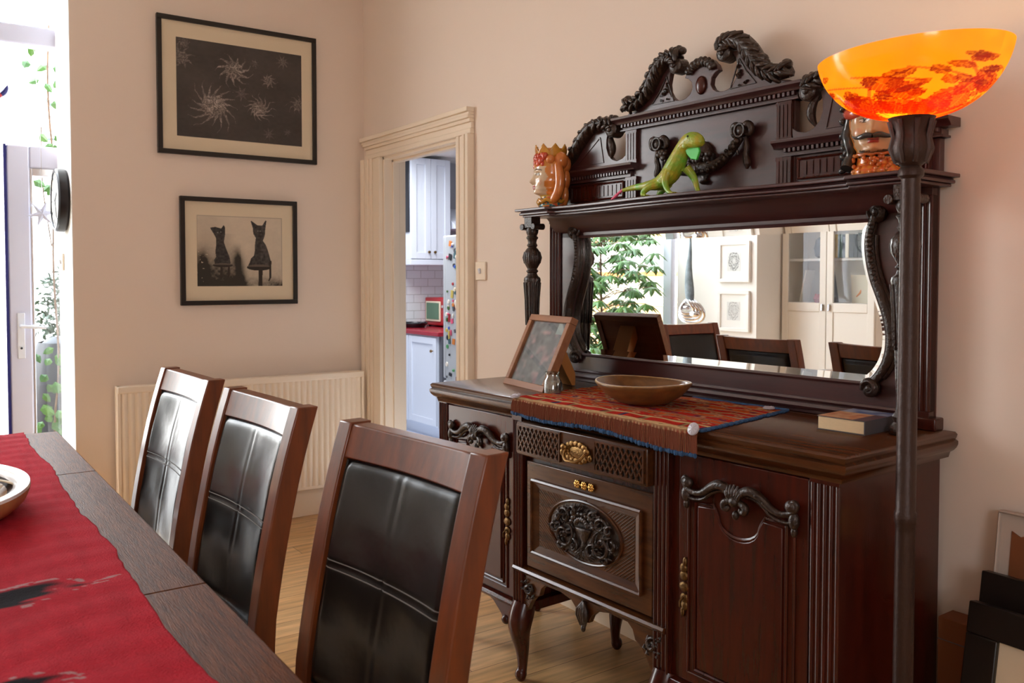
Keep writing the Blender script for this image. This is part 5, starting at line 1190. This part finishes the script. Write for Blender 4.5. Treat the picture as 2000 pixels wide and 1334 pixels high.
def bowl_pt(u, v):
    a = u * 2 * pi; ph = v * 1.32 + .10; r_ = RB * sin(ph) ** .82 * (1.0 + .0 * v) / (sin(1.42) ** .82); z = 1.689 + HB * (1 - cos(ph * 1.08)) / (1 - cos(1.42 * 1.08)) - .001
    z += .062 * r_ * (cos(a - .95)) * (v)     # the rim dips slightly towards the room
    return (r_ * cos(a), r_ * sin(a), z)
g.grid(420, 110, lambda u, v: (*bowl_pt(u, v), shade_col(u, v)), True)
sh_ = g.build('glass_shade', 'shade_glass', t, smooth=180)
g = G(); g.grid(120, 2, lambda u, v: (lambda p: (p[0] * (1 + .012 * v), p[1] * (1 + .012 * v), p[2] + .004 * v))(bowl_pt(u, 1)), True); g.v
G().lathe([(.012, 1.690), (.013, 1.708), (.010, 1.713), (0, 1.713)], seg=14).build('bulb_holder', 'lamp_metal', t)
mb, tb, bb = NM('bulb'); bb.inputs['Emission Color'].default_value = (1.0, .62, .28, 1); bb.inputs['Emission Strength'].default_value = 42; bb.inputs['Base Color'].default_value = (1, .9, .8, 1)
G().lathe([(.0, 1.712), (.012, 1.714), (.026, 1.728), (.029, 1.742), (.024, 1.758), (0, 1.768)], seg=18, cap=False).build('light_bulb', 'bulb', t)

# ================================================================== TABLE, RUNNER, CHAIRS
TX0, TX1, TY0, TY1, TZ = .955, 3.83, -2.78, -1.750, .76
t = thing('dining_table', 'long dark brown wooden dining table with a red runner along it', 'table', (0, 0, 0))
G().box(TX0 + .84, TX0 + 2.035, TY0, TY1, TZ - .04, TZ).build('table_top', 'table_wood', t, bev=.003)
G().box(TX0, TX0 + .8385, TY0, TY1, TZ - .04, TZ).build('table_leaf', 'table_wood', t, bev=.003)
G().box(TX0 + 2.0365, TX1, TY0, TY1, TZ - .04, TZ).build('table_leaf', 'table_wood', t, bev=.003)
g = G(); g.box(TX0 + .12, TX1 - .12, TY0 + .1, TY0 + .125, TZ - .13, TZ - .04); g.box(TX0 + .12, TX1 - .12, TY1 - .125, TY1 - .1, TZ - .13, TZ - .04); g.box(TX0 + .1, TX0 + .125, TY0 + .1, TY1 - .1, TZ - .13, TZ - .04); g.box(TX1 - .125, TX1 - .1, TY0 + .1, TY1 - .1, TZ - .13, TZ - .04); g.build('apron', 'table_wood', t)
for x in (TX0 + .13, TX1 - .13):
    for y in (TY0 + .13, TY1 - .13): G().box(x - .045, x + .045, y - .045, y + .045, 0, TZ - .04).build('leg', 'table_wood', t, bev=.003)
# red felted runner with dark feather-like motifs
MOT = [(2.885, -2.12, .19, 0), (3.30, -2.17, .15, 1), (1.62, -2.10, .10, 2), (1.30, -2.35, .13, 3), (2.5, -2.52, .16, 4), (3.6, -2.45, .15, 5)]
def run_col(x, y):
    n = noise2(x * 9, y * 70, 3) * .5 + noise2(x * 160, y * 160, 4) * .5; k = .82 + .36 * n
    c = (.44 * k, .020 * k, .038 * k)
    for mx_, my_, r_, sd in MOT:
        dx, dy = (x - mx_) / (r_ * .36), (y - my_) / r_; d = sqrt(dx * dx + dy * dy) + .55 * (noise2(x * 60, y * 22, sd + 20) - .5)
        if d < .85: c = mixc(c, (.012, .010, .014), min(1, (.85 - d) * 5))
        elif d < 1.1 and noise2(x * 110, y * 60, sd) > .72: c = (.40, .22, .24)
    return c
g = G()
def runp(u, v):
    x = TX0 - .03 + .0 + (3.70 - TX0) * u if True else 0
    x = .93 + (3.72 - .93) * u; ed = .004 * sin(x * 9); y = -2.68 + ed + (.815 + .0) * v + (-ed + .006 * sin(x * 7 + 2) + .0025 * sin(x * 19 + 2 * sin(x * 5)) + .0012 * sin(x * 53 + 3 * sin(x * 11))) * v
    z = TZ + .0035 + .0012 * sin(x * 60 + 3 * sin(y * 9)) + .0010 * sin(y * 50 + x * 7)
    if x < TX0: z -= (TX0 - x) * .3
    return (x, y, z, run_col(x, y))
g.grid(620, 190, runp); o = g.build('table_runner', 'wool', smooth=80); md = o.modifiers.new('thickness', 'SOLIDIFY'); md.thickness = .003; md.offset = 1; tag(o, 'long crimson felt runner with dark feathery patches lying on the dining table', 'table runner')
# bowl on the table
t = thing('serving_bowl', 'wide pale-rimmed brown bowl on the red runner at the table', 'bowl', (2.15, -2.185, TZ + .0085))
G().lathe([(.0, 0), (.17, 0), (.215, .012), (.240, .034), (.2495, .055), (.2505, .064), (.222, .068), (.200, .048), (.14, .020), (.0, .010)], seg=64, cap=False, sx=1.32, sy=.88).build('body', 'pale_wood', t, smooth=60)
G().lathe([(.2508, .0635), (.249, .0705), (.232, .0725), (.208, .060), (.205, .053)], seg=64, cap=False, sx=1.32, sy=.88).build('rim', 'white_glaze', t, smooth=60)
G().lathe([(.206, .0545), (.175, .032), (.142, .0215), (0, .0115)], seg=48, cap=False, sx=1.32, sy=.88).build('lining', 'bowl_dark', t, smooth=60)
for i, (x, y, a, lab) in enumerate(((.05, .10, .9, 'pale folded paper strip in the bowl on the table'),)):
    o = thing('paper_strip', lab, 'paper', (2.15 - .02, -2.185 + .075, TZ + .062), a)
    g = G(); g.grid(10, 3, lambda u, v: (-.11 + .22 * u, -.03 + .06 * v * (1 - .6 * u), .012 * sin(u * 3) + .01 * v)); q = g.build('strip', 'paper', o); md = q.modifiers.new('thickness', 'SOLIDIFY'); md.thickness = .002
    g = G(); g.grid(10, 3, lambda u, v: (-.09 + .2 * u, .03 + .05 * v, .004 + .018 * sin(u * 3) - .015 * v)); q = g.build('strip', 'cream', o); md = q.modifiers.new('thickness', 'SOLIDIFY'); md.thickness = .002

# dining chair: origin under the middle of the back, faces -y
def bp(z):   # rear face of the curved back
    T = [(.0, .055), (.25, .015), (.45, .000), (.52, .001), (.576, .004), (.67, .018), (.79, .041), (.87, .058), (.94, .076), (1.00, .093), (1.055, .110)]
    for i in range(len(T) - 1):
        if z <= T[i + 1][0]: f = (z - T[i][0]) / (T[i + 1][0] - T[i][0]); return T[i][1] * (1 - f) + T[i + 1][1] * f
    return T[-1][1]
def chair(label, loc, rotz, group=None):
    t = thing('dining_chair', label, 'chair', loc, rotz, group)
    hw, pw = .243, .046
    zs = [0, .12, .25, .35, .45, .52, .58, .64, .70, .76, .82, .88, .94, 1.0, 1.055]
    for s in (-1, 1):
        x0, x1 = sorted((s * hw, s * (hw - pw))); g = G()
        L = [(bp(z) - (.024 if z > .4 else .02), z) for z in zs] + [(bp(z) + (.026 if z > .3 else .016), z) for z in zs[::-1]]
        g.prism(L, x0, x1, 'x'); g.build('back_post', 'chair_wood', t, bev=.003)
    cv = lambda x: .014 * (1 - (x / .2) ** 2)
    for nm, za, zb in (('top_rail', .985, 1.052), ('lower_rail', .50, .545)):
        g = G(); n_ = 12; vs = []
        for i in range(n_ + 1):
            x = -.198 + .396 * i / n_; c = cv(x)
            for z, dy in ((za, -.020), (zb, -.020), (zb, .020), (za, .020)): vs.append((x, bp(z) + dy + c, z + (.0 if nm != 'top_rail' or z < 1.02 else -.004 * (1 - (x / .2) ** 2))))
        fs = [(i * 4 + k, i * 4 + (k + 1) % 4, (i + 1) * 4 + (k + 1) % 4, (i + 1) * 4 + k) for i in range(n_) for k in range(4)] + [(0, 1, 2, 3), (n_ * 4, n_ * 4 + 3, n_ * 4 + 2, n_ * 4 + 1)]
        g.add(vs, fs); g.build(nm, 'chair_wood', t, bev=.003)
    # padded leather back, one cushion front and back
    g = G()
    def pad(sgn):
        def fn(u, v):
            x = -.1965 + .393 * u; z = .545 + .441 * v; e = min(u, 1 - u) * .393; e2 = min(v, 1 - v) * .44
            k = min(1, e / .022) * min(1, e2 / .022); k = 1 - (1 - k) ** 3; th = .006 + .014 * k
            if sgn < 0:
                th -= .0028 * exp(-((x - .0) / .0028) ** 2) * k; th -= .0025 * exp(-((z - .782) / .004) ** 2) * k
                th += .0006 * (exp(-((x - .012) / .010) ** 2) + exp(-((x + .012) / .010) ** 2)) * k + .0014 * sin(x * 31 + z * 9) * sin(z * 23 + 1) * k
            return (x, bp(z) + cv(x) + sgn * th + (.0), z)
        return fn
    g.grid(60, 60, pad(-1)); g.grid(24, 30, pad(1)); pd = g.build('back_pad', 'leather', t, smooth=60)
    g = G(); f_ = pad(-1)
    for dz in (-.007, .008): g.tube([(lambda p: (p[0], p[1] - .0006, p[2]))(f_(.02 + .96 * k / 40, (.782 + dz - .545) / .441)) for k in range(41)], .0011, 5)
    for dx in (): g.tube([(lambda p: (p[0], p[1] - .0002, p[2]))(f_((.1965 + dx) / .393, .02 + .96 * k / 40)) for k in range(41)], .0006, 5)
    g.build('stitching', 'thread', pd)
    g = G(); Q = [(-.193, .549), (.193, .549), (.193, .982), (-.193, .982), (-.193, .549)]; P = []
    for i in range(4):
        for k in range(10): f_2 = k / 10; x = Q[i][0] * (1 - f_2) + Q[i + 1][0] * f_2; z = Q[i][1] * (1 - f_2) + Q[i + 1][1] * f_2; P.append((x, bp(z) + cv(x) - .010, z))
    P.append(P[0]); g.tube(P, .0045, 6); g.build('piping', 'leather', pd)
    # seat, frame, front legs
    g = G(); g.grid(20, 20, lambda u, v: (-.225 + .45 * u, -.46 + .44 * v, .455 + .035 * (1 - (2 * abs(u - .5)) ** 6) * (1 - (2 * abs(v - .5)) ** 6))); g.box(-.225, .225, -.46, -.02, .435, .456); g.build('seat', 'leather', t, smooth=50)
    g = G(); g.box(-.225, .225, -.465, -.445, .375, .437); g.box(-.225, .225, -.045, -.022, .375, .437); g.box(-.225, -.203, -.445, -.045, .375, .437); g.box(.203, .225, -.445, -.045, .375, .437); g.build('seat_frame', 'chair_wood', t, bev=.002)
    for s in (-1, 1): x = s * .215; G().box(x - .02, x + .02, -.468, -.428, 0, .437).build('leg', 'chair_wood', t, bev=.003)
    return t
GR = None
c1 = chair('nearest of the three high-backed black leather chairs along the table, beside the sideboard', (3.262, -1.540, 0), radians(6.0))
dup(c1, (2.566, -1.588, 0), radians(2.8), 'middle one of the three high-backed black leather chairs along the table')
dup(c1, (1.906, -1.602, 0), radians(2.3), 'furthest black leather chair along the table, in front of the radiator')
dup(c1, (.905, -2.25, 0), radians(98), 'black leather chair at the far head of the table, seen in the mirror')

# ================================================================== FRAMES AND BOX AGAINST THE RIGHT WALL
def leaning(name, label, x0, x1, h, y, rot, fw, fcol, matc, lean=8, art=None):
    t = thing(name, label, 'picture frame', (x0, y, 0), rot); w_ = x1 - x0; M = Matrix.Rotation(radians(-lean), 4, 'X')
    g = G(); g.T = M
    for a, b_, c, d in ((0, w_, 0, fw), (0, w_, h - fw, h), (0, fw, fw, h - fw), (w_ - fw, w_, fw, h - fw)): g.box(a, b_, -.03, 0, c, d)
    g.build('frame', fcol, t, bev=.003)
    g = G(); g.T = M; g.box(fw, w_ - fw, -.018, -.004, fw, h - fw); g.build('mat_board', matc, t)
    if art: g = G(); g.T = M; art(g); g.build('print', 'red_paint', t)
    return t
def leafart(g): 
    P = [(.035, .30), (.045, .62), (.060, .60), (.075, .61), (.085, .655), (.125, .650), (.14, .70), (.24, .69), (.25, .30)]
    g.prism(P, -.0205, -.0185)
t = leaning('clip_framed_print', 'pale print with brown leaf shape in a thin white frame, rearmost against the right wall', 3.655, 4.05, .79, -.115, 0, .006, 'dull_paper', 'dull_paper', 7)
t2 = G(); t2.T = Matrix.Rotation(radians(-7), 4, 'X'); t2.prism([(.030, .30), (.032, .745), (.052, .735), (.060, .738), (.066, .765), (.10, .770), (.15, .72), (.24, .71), (.25, .30)], -.0205, -.0175); t2.build('leaf_print', 'cardboard', t)
t2 = G(); t2.T = Matrix.Rotation(radians(-7), 4, 'X'); t2.prism([(.075, .50), (.075, .72), (.13, .70), (.16, .50)], -.0225, -.0205); t2.build('leaf_print', 'yellow', t)
leaning('black_picture_frame', 'plain black picture frame leaning between the pale print and the cream-mounted frame', 3.652, 4.10, .655, -.19, radians(-1), .075, 'black_frame', 'mat_board', 9)
def redart(g): g.prism([(.150, .20), (.30, .20), (.30, .42), (.150, .42)], -.0205, -.0185)
leaning('black_picture_frame', 'foremost black frame with cream mount and red print, leaning by the right wall', 3.665, 4.13, .605, -.275, radians(-1.5), .072, 'black_frame', 'mat_board', 10, redart)
t = thing('cardboard_box', 'narrow upright brown box standing between the sideboard and the leaning frames', 'box', (3.535, -.022, 0)); G().box(0, .085, -.07, 0, 0, .497).build('carton', 'cardboard', t, bev=.002); G().box(.0, .085, -.0715, -.0001, .440, .442).build('seam', 'dark_grey', t)
